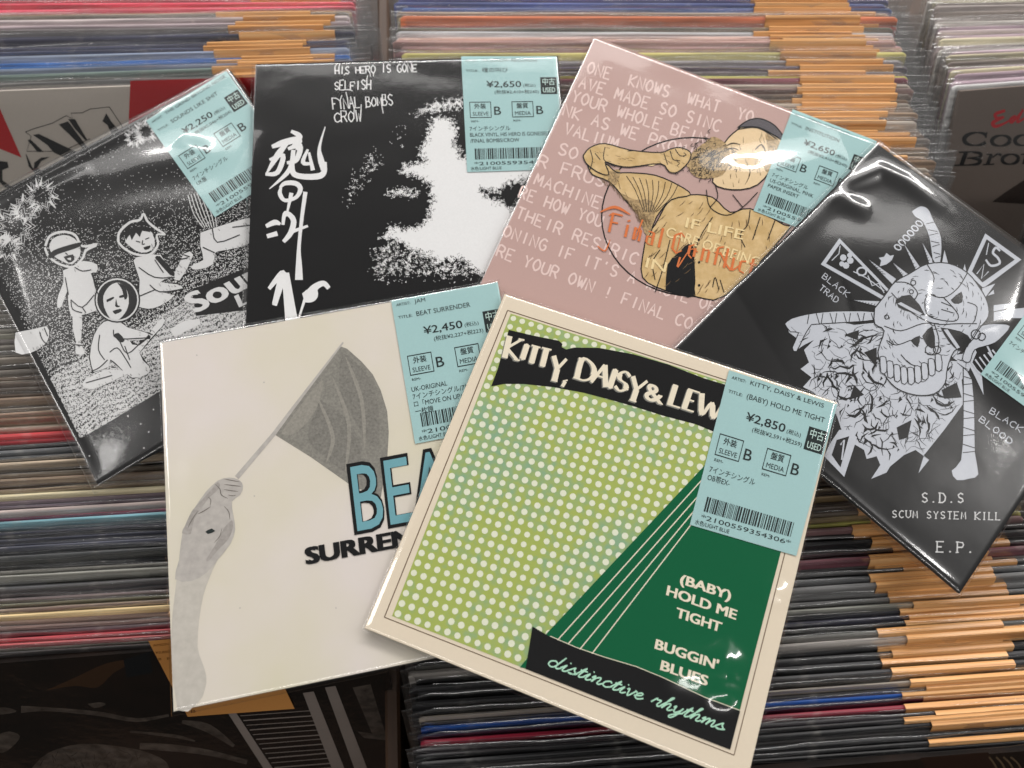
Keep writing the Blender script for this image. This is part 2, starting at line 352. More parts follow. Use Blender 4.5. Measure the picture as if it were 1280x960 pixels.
def lp_film_mesh(th, seed):
    """open-topped clear sheath, a little larger than the sleeve and wavy along its mouth"""
    r = random.Random(seed); nx, nz = 26, 6; V = []; Fc = []
    ph = [r.uniform(0, 6.3) for _ in range(4)]; x0, x1 = -.003 - r.uniform(0, .002), LPW + r.uniform(.006, .019); top = r.uniform(.0008, .0034)
    for side in (0, 1):
        for i in range(nx + 1):
            x = x0 + (x1 - x0) * i / nx
            e = min(1, (x - x0) / .004, (x1 - x) / .006)
            for j in range(nz + 1):                                     # the mouth curls outwards a little
                z = top - (0, .0004, .0010, .0022, .006, .03, .12)[j] + .0009 * math.sin(x * 40 + ph[0]) * (1, 1, .9, .7, .3, 0, 0)[j]
                w = .00035 * math.sin(x * 75 + ph[1] + side) + .00025 * math.sin(x * 190 + ph[2] + z * 300)
                mid = th / 2; half = (th / 2 + .0004 + (.0009, .0004, .0001, 0, 0, 0, 0)[j]) * max(0, e) + .00012
                V.append((x, mid + (half if side else -half) + w * (1 if j < 5 else .3), z))
    m1 = nz + 1
    for side in (0, 1):
        o = side * (nx + 1) * m1
        for i in range(nx):
            for j in range(nz):
                a = o + i * m1 + j; f = (a, a + 1, a + m1 + 1, a + m1); Fc.append(f if side == 0 else f[::-1])
    me = bpy.data.meshes.new('album_film'); me.from_pydata(V, [], Fc); me.materials.append(PL_LP)
    me.polygons.foreach_set('use_smooth', [True] * len(Fc)); return me
def lp_label_mesh(th, x0, x1, drop, fold):
    """paper price label: hangs on the front, folded back over the top edge"""
    y0 = -.0009; prof = [(y0, -drop), (y0, -.0008), (y0 + .0004, .0007), (th * .5, .0010), (th * fold, .0008)]; n = len(prof)
    V = [(x, y, z) for x in (x0, x1) for y, z in prof]; Fc = [(i, n + i, n + i + 1, i + 1) for i in range(n - 1)]
    me = bpy.data.meshes.new('album_label'); me.from_pydata(V, [], Fc); me.materials.append(ORG)
    return me
CARDS = [lp_card_mesh(t) for t in (.0016, .0022, .0028, .0034, .0042, .0052)]; CTH = (.0016, .0022, .0028, .0034, .0042, .0052)
FILMS = {i: [lp_film_mesh(t, 10 * i + k) for k in range(4)] for i, t in enumerate(CTH)}
LABELS = {i: [lp_label_mesh(t, a, b, d, f) for a, b, d, f in ((.236, .296, .070, .9), (.231, .291, .072, .8), (.243, .303, .068, .95), (.248, .306, .07, .7), (.226, .288, .07, .9))] for i, t in enumerate(CTH)}
NAMED = [('black', (38, 38, 40)), ('dark grey', (68, 68, 70)), ('grey', (110, 108, 106)), ('light grey', (158, 154, 150)), ('white', (222, 220, 216)), ('cream', (198, 184, 148)),
 ('brown', (104, 82, 66)), ('tan', (150, 125, 100)), ('red', (180, 55, 58)), ('dark red', (105, 35, 45)), ('pink', (196, 110, 130)), ('blue', (45, 100, 165)), ('navy', (50, 54, 85)),
 ('teal', (95, 140, 145)), ('olive', (130, 124, 80)), ('yellow green', (176, 176, 90)), ('orange', (205, 110, 60)), ('mauve', (128, 104, 116)), ('pale pink', (190, 165, 160))]
def cname(c): return min(NAMED, key=lambda n: sum((a - b) ** 2 for a, b in zip(n[1], c)))[0]
def ordinal(n): return f"{n}{'th' if 10 <= n % 100 <= 20 else {1: 'st', 2: 'nd', 3: 'rd'}.get(n % 10, 'th')}"
def lp(p, th_i, rgb, lean, yaw, label, group, sticker=True, k=.9, hide_film=False):
    e = empty('album', p, label, 'record', group, (-lean, 0, yaw))
    c = bpy.data.objects.new('card_sleeve', CARDS[th_i]); COL.objects.link(c); c.parent = e; c.color = (*[min(.85, x * k) for x in lin(rgb)], 1)
    if not hide_film:
        f = bpy.data.objects.new('plastic_cover', rng.choice(FILMS[th_i])); COL.objects.link(f); f.parent = e
    if sticker:
        s = bpy.data.objects.new('price_label', rng.choice(LABELS[th_i])); COL.objects.link(s); s.parent = e
    return e
def stack(px_x, bands, xleft, lean0, lean1, yaw0, yaw1, where, group, label_p=.8, k=.9, dz=0.0):
    """bands: (photo y, colour) of every album edge along the photo column px_x, from the back of the stack to its front"""
    n = len(bands)
    for i, (y, rgb) in enumerate(bands):
        t = i / max(1, n - 1); nexty = bands[i + 1][0] if i + 1 < n else y + (y - bands[i - 1][0])
        lean = lean0 + (lean1 - lean0) * t; yaw = YAW + yaw0 + (yaw1 - yaw0) * t + R(rng.uniform(-.25, .25))
        g0 = ground(px_x, y); g1 = ground(px_x, nexty); gap = (g0 - g1).length * math.cos(lean)
        ti = min(range(6), key=lambda q: abs(CTH[q] - gap * .93))
        bx, by = bin_coords(g1); dx = bx - xleft                      # yaw turns the album about its left end
        z = rng.uniform(-.003, .0018) + dz
        p = bin_point(xleft + rng.uniform(-.003, .003), by - dx * math.tan(yaw - YAW), z) + bin_point(0, 0.0004)
        a = cname(rgb); b = cname(bands[i + 1][1]) if i + 1 < n else None
        lab = f"{a} album edge, {ordinal(n - i)} {where}"
        lp(p, ti, rgb, lean, yaw, lab, group, rng.random() < label_p and i < n - 1, k)
def fill(y0, y1, step, cols, jit=14):
    out = []; y = y0
    while y < y1 - step * .4:
        c = rng.choice(cols); j = rng.uniform(-jit, jit); out.append((y, tuple(max(12, min(235, q + j)) for q in c))); y += step * rng.uniform(.72, 1.3)
    return out
GR = [(112, 106, 100), (96, 90, 86), (134, 126, 116), (80, 74, 70), (124, 112, 98)]
BR = [(104, 86, 72), (122, 104, 88), (88, 76, 68), (140, 118, 98), (76, 66, 60)]
DK = [(64, 66, 68), (52, 54, 58), (78, 80, 82), (58, 60, 72), (46, 47, 50), (92, 92, 92)]
VD = [(40, 40, 42), (52, 52, 54), (34, 34, 36), (62, 60, 60)]
left_low = (fill(352, 440, 6.2, [(122, 118, 112), (140, 138, 126), (100, 95, 92)]) + fill(440, 528, 6, BR + GR) + [(531, (178, 58, 62)), (541, (150, 50, 56)), (547, (70, 70, 70))] + fill(553, 568, 7, DK)
 + [(570, (168, 152, 132)), (577, (92, 82, 70)), (584, (84, 76, 66))] + fill(591, 608, 7, BR) + [(609, (190, 180, 148)), (617, (110, 98, 104)), (623, (96, 84, 96)), (630, (160, 146, 142)), (636, (184, 70, 108)), (643, (110, 150, 160)), (650, (84, 104, 112))]
 + fill(657, 705, 5.4, DK) + [(705, (108, 106, 100)), (712, (140, 140, 132)), (718, (190, 190, 190)), (723, (74, 74, 76)), (733, (66, 66, 68)), (740, (112, 98, 98)), (747, (104, 102, 78)), (753, (120, 104, 96)), (759, (206, 182, 136)), (767, (150, 128, 116)), (774, (126, 104, 98)), (782, (74, 58, 62)), (789, (170, 60, 68)), (797, (150, 70, 72)), (803, (150, 148, 138)), (808, (52, 50, 50))])
stack(100, left_low, XA - .013 - LPW, R(36), R(33), R(0), R(-.2), 'behind the dark front sleeve, bottom left stack', 'albums in the bottom left stack', .55, 1.25)
top_left = ([(-8, (170, 60, 70)), (-2, (196, 62, 80)), (4, (205, 72, 92)), (11, (186, 150, 110)), (15, (120, 112, 100)), (20, (178, 164, 164)), (27, (168, 152, 156)), (33, (110, 104, 104))]
 + fill(38, 63, 5.5, [(62, 62, 64), (74, 72, 74), (66, 66, 84)]) + [(64, (140, 150, 170)), (69, (30, 96, 170)), (76, (36, 96, 160)), (80, (120, 130, 150)), (84, (100, 116, 110)), (90, (66, 70, 68)), (95, (84, 84, 84)), (100, (70, 60, 64))])
stack(120, top_left, XA - .013 - LPW, R(40), R(40), R(-3.0), R(-1.1), 'behind the red and white front sleeve, top left stack', 'albums in the top left stack', .9, 1.4)
top_mid = ([(-8, (70, 70, 110)), (-2, (64, 74, 120)), (4, (76, 96, 140)), (9, (150, 135, 120)), (14, (160, 146, 100)), (19, (206, 110, 78)), (24, (170, 90, 80)), (29, (90, 90, 80)), (34, (170, 170, 172)), (39, (176, 156, 150)), (44, (176, 140, 126)), (49, (150, 120, 116)), (54, (196, 150, 150)), (58, (128, 96, 100)), (63, (180, 172, 110)), (68, (140, 132, 110))]
 + fill(73, 92, 5.5, [(92, 84, 96), (80, 74, 76), (120, 116, 118)]) + [(92, (196, 190, 90)), (97, (120, 70, 80)), (102, (150, 140, 130)), (108, (120, 100, 96))] + fill(113, 222, 4.7, BR + GR + [(170, 120, 96), (160, 150, 140)]))
stack(820, top_mid, XL + .004, R(40), R(38), R(-3.6), R(-3.2), 'from the front of the top middle stack', 'albums in the top middle stack', .97, 1.7)
low_mid = (fill(556, 640, 6.2, BR + [(150, 128, 92), (96, 74, 60)]) + [(644, (120, 110, 100)), (652, (150, 132, 100)), (659, (182, 180, 92)), (666, (150, 116, 116)), (673, (60, 56, 56)), (681, (44, 44, 46)), (689, (90, 60, 66)), (696, (56, 50, 52)), (704, (122, 66, 78)), (713, (74, 70, 72)), (721, (84, 84, 84)), (729, (70, 72, 74)), (738, (126, 126, 126)), (747, (118, 118, 118)), (756, (108, 108, 108)), (765, (130, 130, 122)), (773, (44, 44, 48)), (781, (40, 40, 60)), (790, (52, 52, 52)), (798, (80, 80, 76)), (808, (166, 160, 154)), (817, (48, 48, 50)), (826, (58, 58, 60)), (836, (64, 64, 66)), (846, (40, 40, 42)), (857, (42, 42, 44)), (866, (150, 140, 128)), (872, (44, 42, 42)), (880, (24, 80, 160)), (887, (30, 30, 60)), (894, (130, 20, 44)), (905, (40, 36, 40))]
 + fill(914, 958, 7, VD))
stack(900, low_mid, XL + .006, R(37), R(34), R(.0), R(.35), 'from the front of the bottom middle stack', 'albums in the bottom middle stack', .97)
top_right = fill(-8, 99, 4.6, [(176, 162, 162), (150, 140, 136), (186, 178, 150), (170, 150, 160), (126, 116, 110), (196, 190, 184)])
stack(1240, top_right, XB + .013, R(42), R(41), R(-3.0), R(1.2), 'behind the grey brown front sleeve, top right stack', 'albums in the top right stack', 0.0, 1.5)
low_right = fill(254, 330, 7, [(66, 66, 68), (80, 78, 78), (96, 92, 86)])
stack(1262, low_right, XB + .042, R(40), R(40), R(-2.5), R(-2.5), 'from the front of right edge stack', 'albums in the right edge stack', 0.0)

# ------------------------------------------------------------------ front albums whose faces show
def face_plane(pl, pr, lean, z=-.0006):
    a = ground(*pl); b = ground(*pr); ex = (b - a).normalized(); yaw = math.atan2(ex.y, ex.x)
    ey = Matrix.Rotation(yaw, 3, 'Z') @ (Matrix.Rotation(-lean, 3, 'X') @ Vector((0, 0, 1)))
    return Plane(a + Vector((0, 0, z)), ex, ey), yaw
def front_album(pl, pr, lean, xl, label, base, draw, film=True):
    """an album at the front of its stack, its printed face towards the camera. xl: photo x of its left end (None: outside)"""
    P, yaw = face_plane(pl, pr, lean)
    a0 = P.px(*xl)[0]; org = P.at(a0, 0)
    e = empty('album', org, label, 'record')
    A = Art(P)
    w = LPW; t = -.003
    A.flat([(a0, -w), (a0 + w, -w), (a0 + w, 0), (a0, 0)], base, 0, 0.0)
    V = [P.at(x, y, h) for h in (0, t) for x, y in ((a0, -w), (a0 + w, -w), (a0 + w, 0), (a0, 0))]
    A.add(V, [(7, 6, 5, 4), (0, 4, 5, 1), (1, 5, 6, 2), (2, 6, 7, 3), (3, 7, 4, 0)], base)
    draw(A, P, e, org)
    A.build('card_sleeve', e, origin=org)
    f = MB(); nx, nz = 40, 12; x0, x1, ytop = a0 - .004, a0 + w + .008, .004
    V = []
    for j in range(nz + 1):
        for i in range(nx + 1):
            x = x0 + (x1 - x0) * i / nx; y = ytop - .325 * (j / nz) ** 1.5
            V.append(P.at(x, y, .0012 + .0005 * math.sin(x * 60 + y * 25) + .0004 * math.sin(x * 23 - y * 70 + 2)))
    f.add(V, [(j * (nx + 1) + i, (j + 1) * (nx + 1) + i, (j + 1) * (nx + 1) + i + 1, j * (nx + 1) + i + 1) for j in range(nz) for i in range(nx)], PL_LP, True)
    f.build('plastic_cover', e, origin=org)
CREAMW = ink('sleeve_warm_white', (205, 196, 186), .5); RED = ink('sleeve_red', (190, 20, 28), .45); TAUPE = ink('sleeve_taupe', (120, 108, 100), .5, .08)
def art_cannon(A, P, e, org):
    A.poly([(-30, 120), (0, 136), (27, 197), (0, 186), (-30, 180)], RED, 1); A.poly([(163, 101), (470, 92), (470, 160), (160, 170)], RED, 1)
    A.z = (0, 100, 6.4)
    A.stroke([(205, 415), (270, 390), (420, 345), (530, 285), (580, 310), (570, 265), (660, 262), (720, 232), (875, 215), (985, 380)], 1.0, BLK, 2)
    A.stroke([(205, 415), (250, 450), (215, 570), (420, 570), (520, 560), (720, 470)], .9, BLK, 2)
    for q in ([(265, 440), (310, 430), (560, 550), (650, 590), (560, 640), (430, 580), (380, 520)], [(220, 480), (245, 475), (350, 575), (300, 575)], [(470, 355), (545, 330), (710, 550), (680, 565), (560, 440)], [(545, 312), (600, 312), (700, 480), (680, 480), (600, 390)],
              [(820, 330), (850, 265), (890, 330), (960, 410), (900, 450), (860, 360)], [(275, 660), (330, 620), (400, 615), (330, 650), (300, 700), (420, 800), (330, 780), (270, 720)], [(-60, 640), (60, 655), (70, 700), (20, 720), (20, 800), (130, 880), (40, 860), (-60, 760)], [(205, 590), (215, 600), (260, 700), (330, 760), (300, 770), (230, 690)]): A.poly(q, BLK, 2)
    A.z = None
front_album((0, 113), (250, 103.5), R(40), (-172, 121), 'warm white album with red corners and jagged black capitals, front of the top left stack', CREAMW, art_cannon)
DKB = two_tone('sleeve_dark_photo', (14, 9, 7), (34, 22, 16), 30, .42, .75); GRB = two_tone('sleeve_grey_photo', (104, 94, 86), (50, 42, 36), 160, .35, .75); GRY = ink('sleeve_grey', (168, 156, 148), .5); BRN = ink('sleeve_brown', (70, 46, 26), .5)
def art_dark(A, P, e, org):
    A.z = (0, 780, 2.4615)
    A.poly([(140, 205), (230, 165), (330, 120), (420, 110), (350, 150), (300, 195), (230, 190)], BRN, 1, 3)
    A.poly([(380, 110), (460, 85), (470, 150), (390, 165)], ink('sleeve_blue_black', (14, 22, 28), .5), 1)
    A.stroke([(65, 262, 22), (150, 262, 12), (300, 275, 14), (420, 295, 12), (520, 280, 8)], 4, GRB, 2, 4)
    A.stroke([(430, 375, 20), (520, 380, 22), (640, 395, 18), (760, 425, 14)], 5, GRB, 2, 4); A.stroke([(560, 300, 10), (640, 320, 26), (720, 375, 10)], 5, GRB, 2, 4); A.stroke([(400, 330, 6), (540, 345, 10), (600, 360, 4)], 5, GRB, 2, 3)
    A.poly([(100, 440), (150, 395), (250, 368), (380, 378), (470, 400), (520, 440), (480, 520), (120, 520)], GRB, 2, 3); A.poly([(-10, 340), (30, 330), (62, 345), (40, 375), (10, 395), (-20, 385)], GRB, 2, 3); A.poly([(270, 245), (310, 240), (325, 248), (290, 258)], GRB, 2, 3); A.poly([(-10, 255), (30, 258), (50, 270), (-10, 278)], GRB, 2, 3)
    r = random.Random(5)
    for i in range(46): x = r.uniform(130, 470); y = r.uniform(385, 440); A.stroke([(x, y), (x + r.uniform(-22, 22), y + r.uniform(8, 26))], .5, DKB, 3)
    for q in ([(702, 275), (725, 270), (840, 445), (900, 520), (860, 520)], [(932, 212), (965, 207), (1060, 445), (1090, 520), (1050, 520)], [(1000, 195), (1032, 190), (1130, 445), (1160, 520), (1118, 520)]): A.poly(q, GRY, 2)
    for i in range(17): y = 282 + i * 14.5; xa = 735 + (y - 275) * .66; xb = 945 + (y - 212) * .40; A.stroke([(xa, y), (xb - 16, y - 16 + (i % 3) * 1.2)], .85 + .5 * (i % 2), GRY, 2)
    A.poly([(1085, 195), (1140, 185), (1190, 350), (1150, 350)], GRB, 1); A.poly([(1100, 330), (1200, 345), (1210, 360), (1120, 350)], GRB, 2)
    A.z = None
    L = Art(P, .0022); L.poly([(187, 796), (324, 785), (369, 881), (236, 891)], ink('orange_front_label', (214, 150, 84), .45, .05), 0)
    OR2 = ink('orange_label_ink', (120, 74, 30), .5)
    for i, (a, b) in enumerate((((193, 803), (213, 801)), ((196, 812), (214, 810.5)), ((200, 820), (214, 819)))): L.text(('AMON', '¥3,850', 'B   B')[i], a, b, 3, OR2, 2)
    L.text('B', (240, 886), (246, 885.5), 4, OR2, 2); L.build('price_label', e, origin=org)
front_album((0, 829), (205, 813), R(33), (-330, 870), 'dark brown album with grey barred graphic, front of the bottom left stack', DKB, art_dark)
def art_taupe(A, P, e, org):
    REDS = ink('script_red', (190, 40, 48), .5)
    A.z = (900, 0, 3.368)
    A.stroke([(1200, 465, 12), (1160, 480, 14), (1165, 497, 12), (1195, 492, 9), (1150, 515, 16), (1160, 532, 14), (1205, 515, 8), (1245, 488, 10), (1225, 500, 12), (1228, 515, 12), (1262, 480, 8), (1275, 462, 9), (1250, 515, 9), (1290, 490, 8), (1310, 470, 8)], 3, REDS, 2, 5)
    def ring(cx, cy, rx, ry, w0, w1, t0=0.0, t1=6.2832):
        A.stroke([(cx + rx * math.cos(t) - .18 * ry * math.sin(t), cy + ry * math.sin(t), w0 + (w1 - w0) * abs(math.cos(t))) for t in [t0 + (t1 - t0) * k / 22 for k in range(23)]], 2, BLK, 2)
    ring(1078, 585, 50, 27, 5, 19, -5.75, -.62); A.stroke([(1124, 556, 5), (1118, 580, 8)], 2, BLK, 2)
    ring(1182, 592, 38, 22, 5, 17); ring(1278, 590, 36, 22, 5, 17, -5.7, -.6); ring(1366, 588, 36, 22, 5, 17)
    A.stroke([(1036, 640, 18), (1016, 694, 18)], 2, BLK, 2); A.stroke([(1006, 641), (1078, 638)], 1.8, BLK, 2); A.stroke([(985, 696), (1062, 694)], 1.8, BLK, 2)
    A.stroke([(1060, 640, 6), (1096, 646, 14), (1090, 662, 12), (1040, 666, 5)], 2, BLK, 2, 4); A.stroke([(1060, 667, 6), (1094, 674, 16), (1084, 690, 13), (1040, 695, 5)], 2, BLK, 2, 4)
    A.stroke([(1142, 650, 15), (1126, 692, 15)], 2, BLK, 2); A.stroke([(1106, 693), (1154, 691)], 1.7, BLK, 2); A.stroke([(1122, 650), (1146, 649)], 1.5, BLK, 2); A.stroke([(1146, 664, 6), (1168, 648, 8), (1184, 654, 13)], 2, BLK, 2, 4)
    ring(1222, 670, 34, 21, 5, 16); A.stroke([(1296, 632, 14), (1278, 690, 14), (1300, 690, 5)], 2, BLK, 2); A.stroke([(1266, 650), (1320, 648)], 1.6, BLK, 2)
    A.poly([(1145, 850), (1230, 790), (1330, 740), (1330, 850)], ink('sleeve_dark_brown', (44, 32, 26), .5), 1, 3)
    A.z = None
front_album((1200, 113.5), (1280, 107), R(41), (1201, 113.4), 'grey brown album with red script and large black serif title, front of top right stack', TAUPE, art_taupe)
TANL = ink('sleeve_tan_line', (120, 100, 76), .5)
def art_low(A, P, e, org):
    for k in range(4): A.stroke([(1236 + 9 * k, 946), (1243 + 10 * k, 955), (1248 + 10 * k, 968), (1247 + 10 * k, 985)], 2.4, TANL, 2, 4)
    A.poly([(1150, 947), (1235, 940), (1246, 962), (1170, 985)], ink('sleeve_maroon', (48, 26, 18), .5), 1)
front_album((1000, 961), (1270, 940), R(33), (500, 999), 'dark album with tan curved lines below the lowest orange label, front of the middle stack', DKB, art_low)

# ------------------------------------------------------------------ singles lying across the bins
def polydist(A, B, pts):
    d = np.full(A.shape, 1e9); T = np.zeros(A.shape); n = len(pts)
    for i in range(n - 1):
        x0, y0 = pts[i]; x1, y1 = pts[i + 1]; ex, ey = x1 - x0, y1 - y0
        t = np.clip(((A - x0) * ex + (B - y0) * ey) / (ex * ex + ey * ey + 1e-12), 0, 1)
        q = np.hypot(A - x0 - t * ex, B - y0 - t * ey); T = np.where(q < d, (i + t) / (n - 1), T); d = np.minimum(d, q)
    return d, T
def film_mesh(P, quad, lift, folds, seed, amp=1.0, mat=None):
    """clear sleeve over a single: soft waves, creases, edges rolled down"""
    e = [math.dist(quad[i], quad[(i + 1) % 4]) for i in range(4)]
    def params(L): r = np.array([0, .0003, .0007, .0011, .0015, .002, .0025, .003, .0036, .0043, .005]) / L; return np.concatenate([r, np.linspace(.006 / L, 1 - .006 / L, 135), 1 - r[::-1]])
    U = params(e[0]); Vv = params(e[1]); GU, GV = np.meshgrid(U, Vv)
    q = [np.array(c) for c in quad]                                   # TL TR BR BL
    A = (1 - GU) * (1 - GV) * q[0][0] + GU * (1 - GV) * q[1][0] + GU * GV * q[2][0] + (1 - GU) * GV * q[3][0]
    B = (1 - GU) * (1 - GV) * q[0][1] + GU * (1 - GV) * q[1][1] + GU * GV * q[2][1] + (1 - GU) * GV * q[3][1]
    d = np.minimum.reduce([GU * e[0], (1 - GU) * e[0], GV * e[1], (1 - GV) * e[1]])
    r = .0044; h = np.where(d < r, -r * .95 * (1 - np.sqrt(np.maximum(0, 1 - (1 - np.minimum(d, r) / r) ** 2))), 0)
    fade = np.clip((d - .002) / .012, 0, 1); g = np.random.default_rng(seed); w = np.zeros(A.shape)
    for k in range(9):
        th = g.uniform(0, math.pi); f = g.uniform(60, 260); w += .9 / f ** 1.15 * .035 * np.sin((A * math.cos(th) + B * math.sin(th)) * f + g.uniform(0, 6.3))
    h = h + w * fade * amp
    for pts, wid, am in folds:
        D, T = polydist(A, B, [P.px(*p) for p in pts]); env = np.sin(np.clip(T, .0, 1) * math.pi) ** .7 * .9 + .1
        h = h + am * env * np.exp(-(D / wid) ** 2) * np.clip(d / .004, 0, 1)
    h += lift + .0002
    n1, n2 = A.shape; mb = MB()
    V = [P.at(float(A[j, i]), float(B[j, i]), float(h[j, i])) for j in range(n1) for i in range(n2)]
    mb.add(V, [((j + 1) * n2 + i, (j + 1) * n2 + i + 1, j * n2 + i + 1, j * n2 + i) for j in range(n1 - 1) for i in range(n2 - 1)], mat or PL, True)
    return mb
def grow(quad, t, r, b, l):
    """push the four edges of a quad outwards by metres (top, right, bottom, left)"""
    Q = [Vector(q) for q in quad]; c = sum(Q, Vector((0, 0))) / 4; L = []
    for i, m in enumerate((t, r, b, l)):
        a, z = Q[i], Q[(i + 1) % 4]; d = (z - a).normalized(); n = Vector((d.y, -d.x))
        if n.dot(a - c) < 0: n = -n
        L.append((a + n * m, d))
    out = []
    for i in range(4):
        (p, d), (q, e) = L[i - 1], L[i]; den = d.x * e.y - d.y * e.x; s = ((q.x - p.x) * e.y - (q.y - p.y) * e.x) / den; out.append(tuple(p + d * s))
    return out
def price_label(P, quad, lift, artist, title, price, small, lines, num, k=1.0):
    """teal shop label. quad: photo pixels TL TR BR BL of the paper"""
    A = Art(P, lift); TLq, TRq, BRq, BLq = quad
    def m(u, v): return tuple((1 - u) * (1 - v) * TLq[i] + u * (1 - v) * TRq[i] + u * v * BRq[i] + (1 - u) * v * BLq[i] for i in (0, 1))
    H = math.dist(TLq, BLq)
    A.poly([m(0, 0), m(1, 0), m(1, 1), m(0, 1)], TEAL, 0)
    def T(s, u0, u1, v, h, mat=LBLK, bold=0.0, fit=None, layer=2): 
        p, q = m(u0, v), m(u1, v); a = m((u0 + u1) / 2, v - .05); b = m((u0 + u1) / 2, v); l = math.dist(a, b)
        A.text(s, p, q, h * H, mat, layer, bold, up=((a[0] - b[0]) / l, (a[1] - b[1]) / l), fit=fit)
    def rect(u0, v0, u1, v1, mat, layer): A.poly([m(u0, v0), m(u1, v0), m(u1, v1), m(u0, v1)], mat, layer)
    def box(u0, v0, u1, v1):
        t = .007
        for q in ((u0, v0, u1, v0 + t), (u0, v1 - t, u1, v1), (u0, v0 + t, u0 + t, v1 - t), (u1 - t, v0 + t, u1, v1 - t)): rect(*q, LBLK, 1)
    w = lambda s, c=.034: c * len(s)
    T('ARTIST:', .04, .17, .047, .020); T(artist, .21, .21 + w(artist), .047, .028)
    T('TITLE:', .04, .17, .135, .020); T(title, .21, .21 + w(title, .068 if ord(title[0]) > 255 else .036), .137, .034, bold=.004)
    T(price, .25, .61, .270, .054, bold=.008); T('(税込)', .63, .76, .268, .024); T(small, .33, .79, .325, .026)
    rect(.812, .185, .985, .335, LBLK, 1); T('中古', .835, .962, .250, .048, LWHT, .008, layer=4); T('USED', .835, .962, .320, .044, LWHT, .012, layer=4)
    for u, a, b in ((.06, '外装', 'SLEEVE'), (.50, '盤質', 'MEDIA')):
        box(u, .395, u + .225, .535); T(a, u + .05, u + .17, .452, .036, bold=.008); T(b, u + .03, u + .195, .515, .034); T('B', u + .255, u + .325, .510, .075, bold=.006); T('REM-', u + .01, u + .09, .572, .018)
    for i, s in enumerate(lines): T(s, .05, min(.95, .05 + sum(.056 if ord(c) > 255 else .030 for c in s)), .645 + .052 * i, .034, bold=.003)
    r = random.Random(num); u = .09
    while u < .90:
        b = r.choice((.006, .006, .012, .016)); rect(u, .80, u + b, .895, LBLK, 1); u += b + r.choice((.007, .007, .012))
    T('*' + num + '*', .08, .92, .945, .030); T('水色/LIGHT BLUE', .04, .36, .985, .026, bold=.004)
    return A
def single(corners, z, base, label, art, lab, lab_quad, film_grow, folds, seed, amp=1.0):
    P = Plane((0, 0, z)); ab = [P.px(*c) if c else None for c in corners]
    if ab[2] is None: ab[2] = (ab[1][0] + ab[3][0] - ab[0][0], ab[1][1] + ab[3][1] - ab[0][1])
    c = (sum(q[0] for q in ab) / 4, sum(q[1] for q in ab) / 4); org = P.at(*c, -.0026)
    e = empty('single_record', org, label, 'record', 'singles laid out on top of the bins')
    A = Art(P); A.flat(ab, base, 0, 0.0)
    lo = [P.at(x, y, -.0004) for x, y in grow(ab, .0002, .0002, .0002, .0002)]; bt = [P.at(x, y, -.0024) for x, y in ab]; tp = [P.at(x, y, 0) for x, y in ab]
    for i in range(4):
        j = (i + 1) % 4; A.add([tp[i], tp[j], lo[j], lo[i], bt[j], bt[i]], [(0, 1, 2, 3)[::-1], (3, 2, 4, 5)[::-1]], base)
    A.add(bt, [(0, 1, 2, 3)], CARDSIDE)
    art(A, P)
    A.build('card_sleeve', e, origin=org)
    L = price_label(P, lab_quad, .00045, *lab); L.build('price_label', e, origin=org)
    film_mesh(P, grow(ab, *film_grow), .0007, folds, seed, amp, PL_LOOSE if seed in (1, 5) else PL).build('plastic_cover', e, origin=org)
    return P

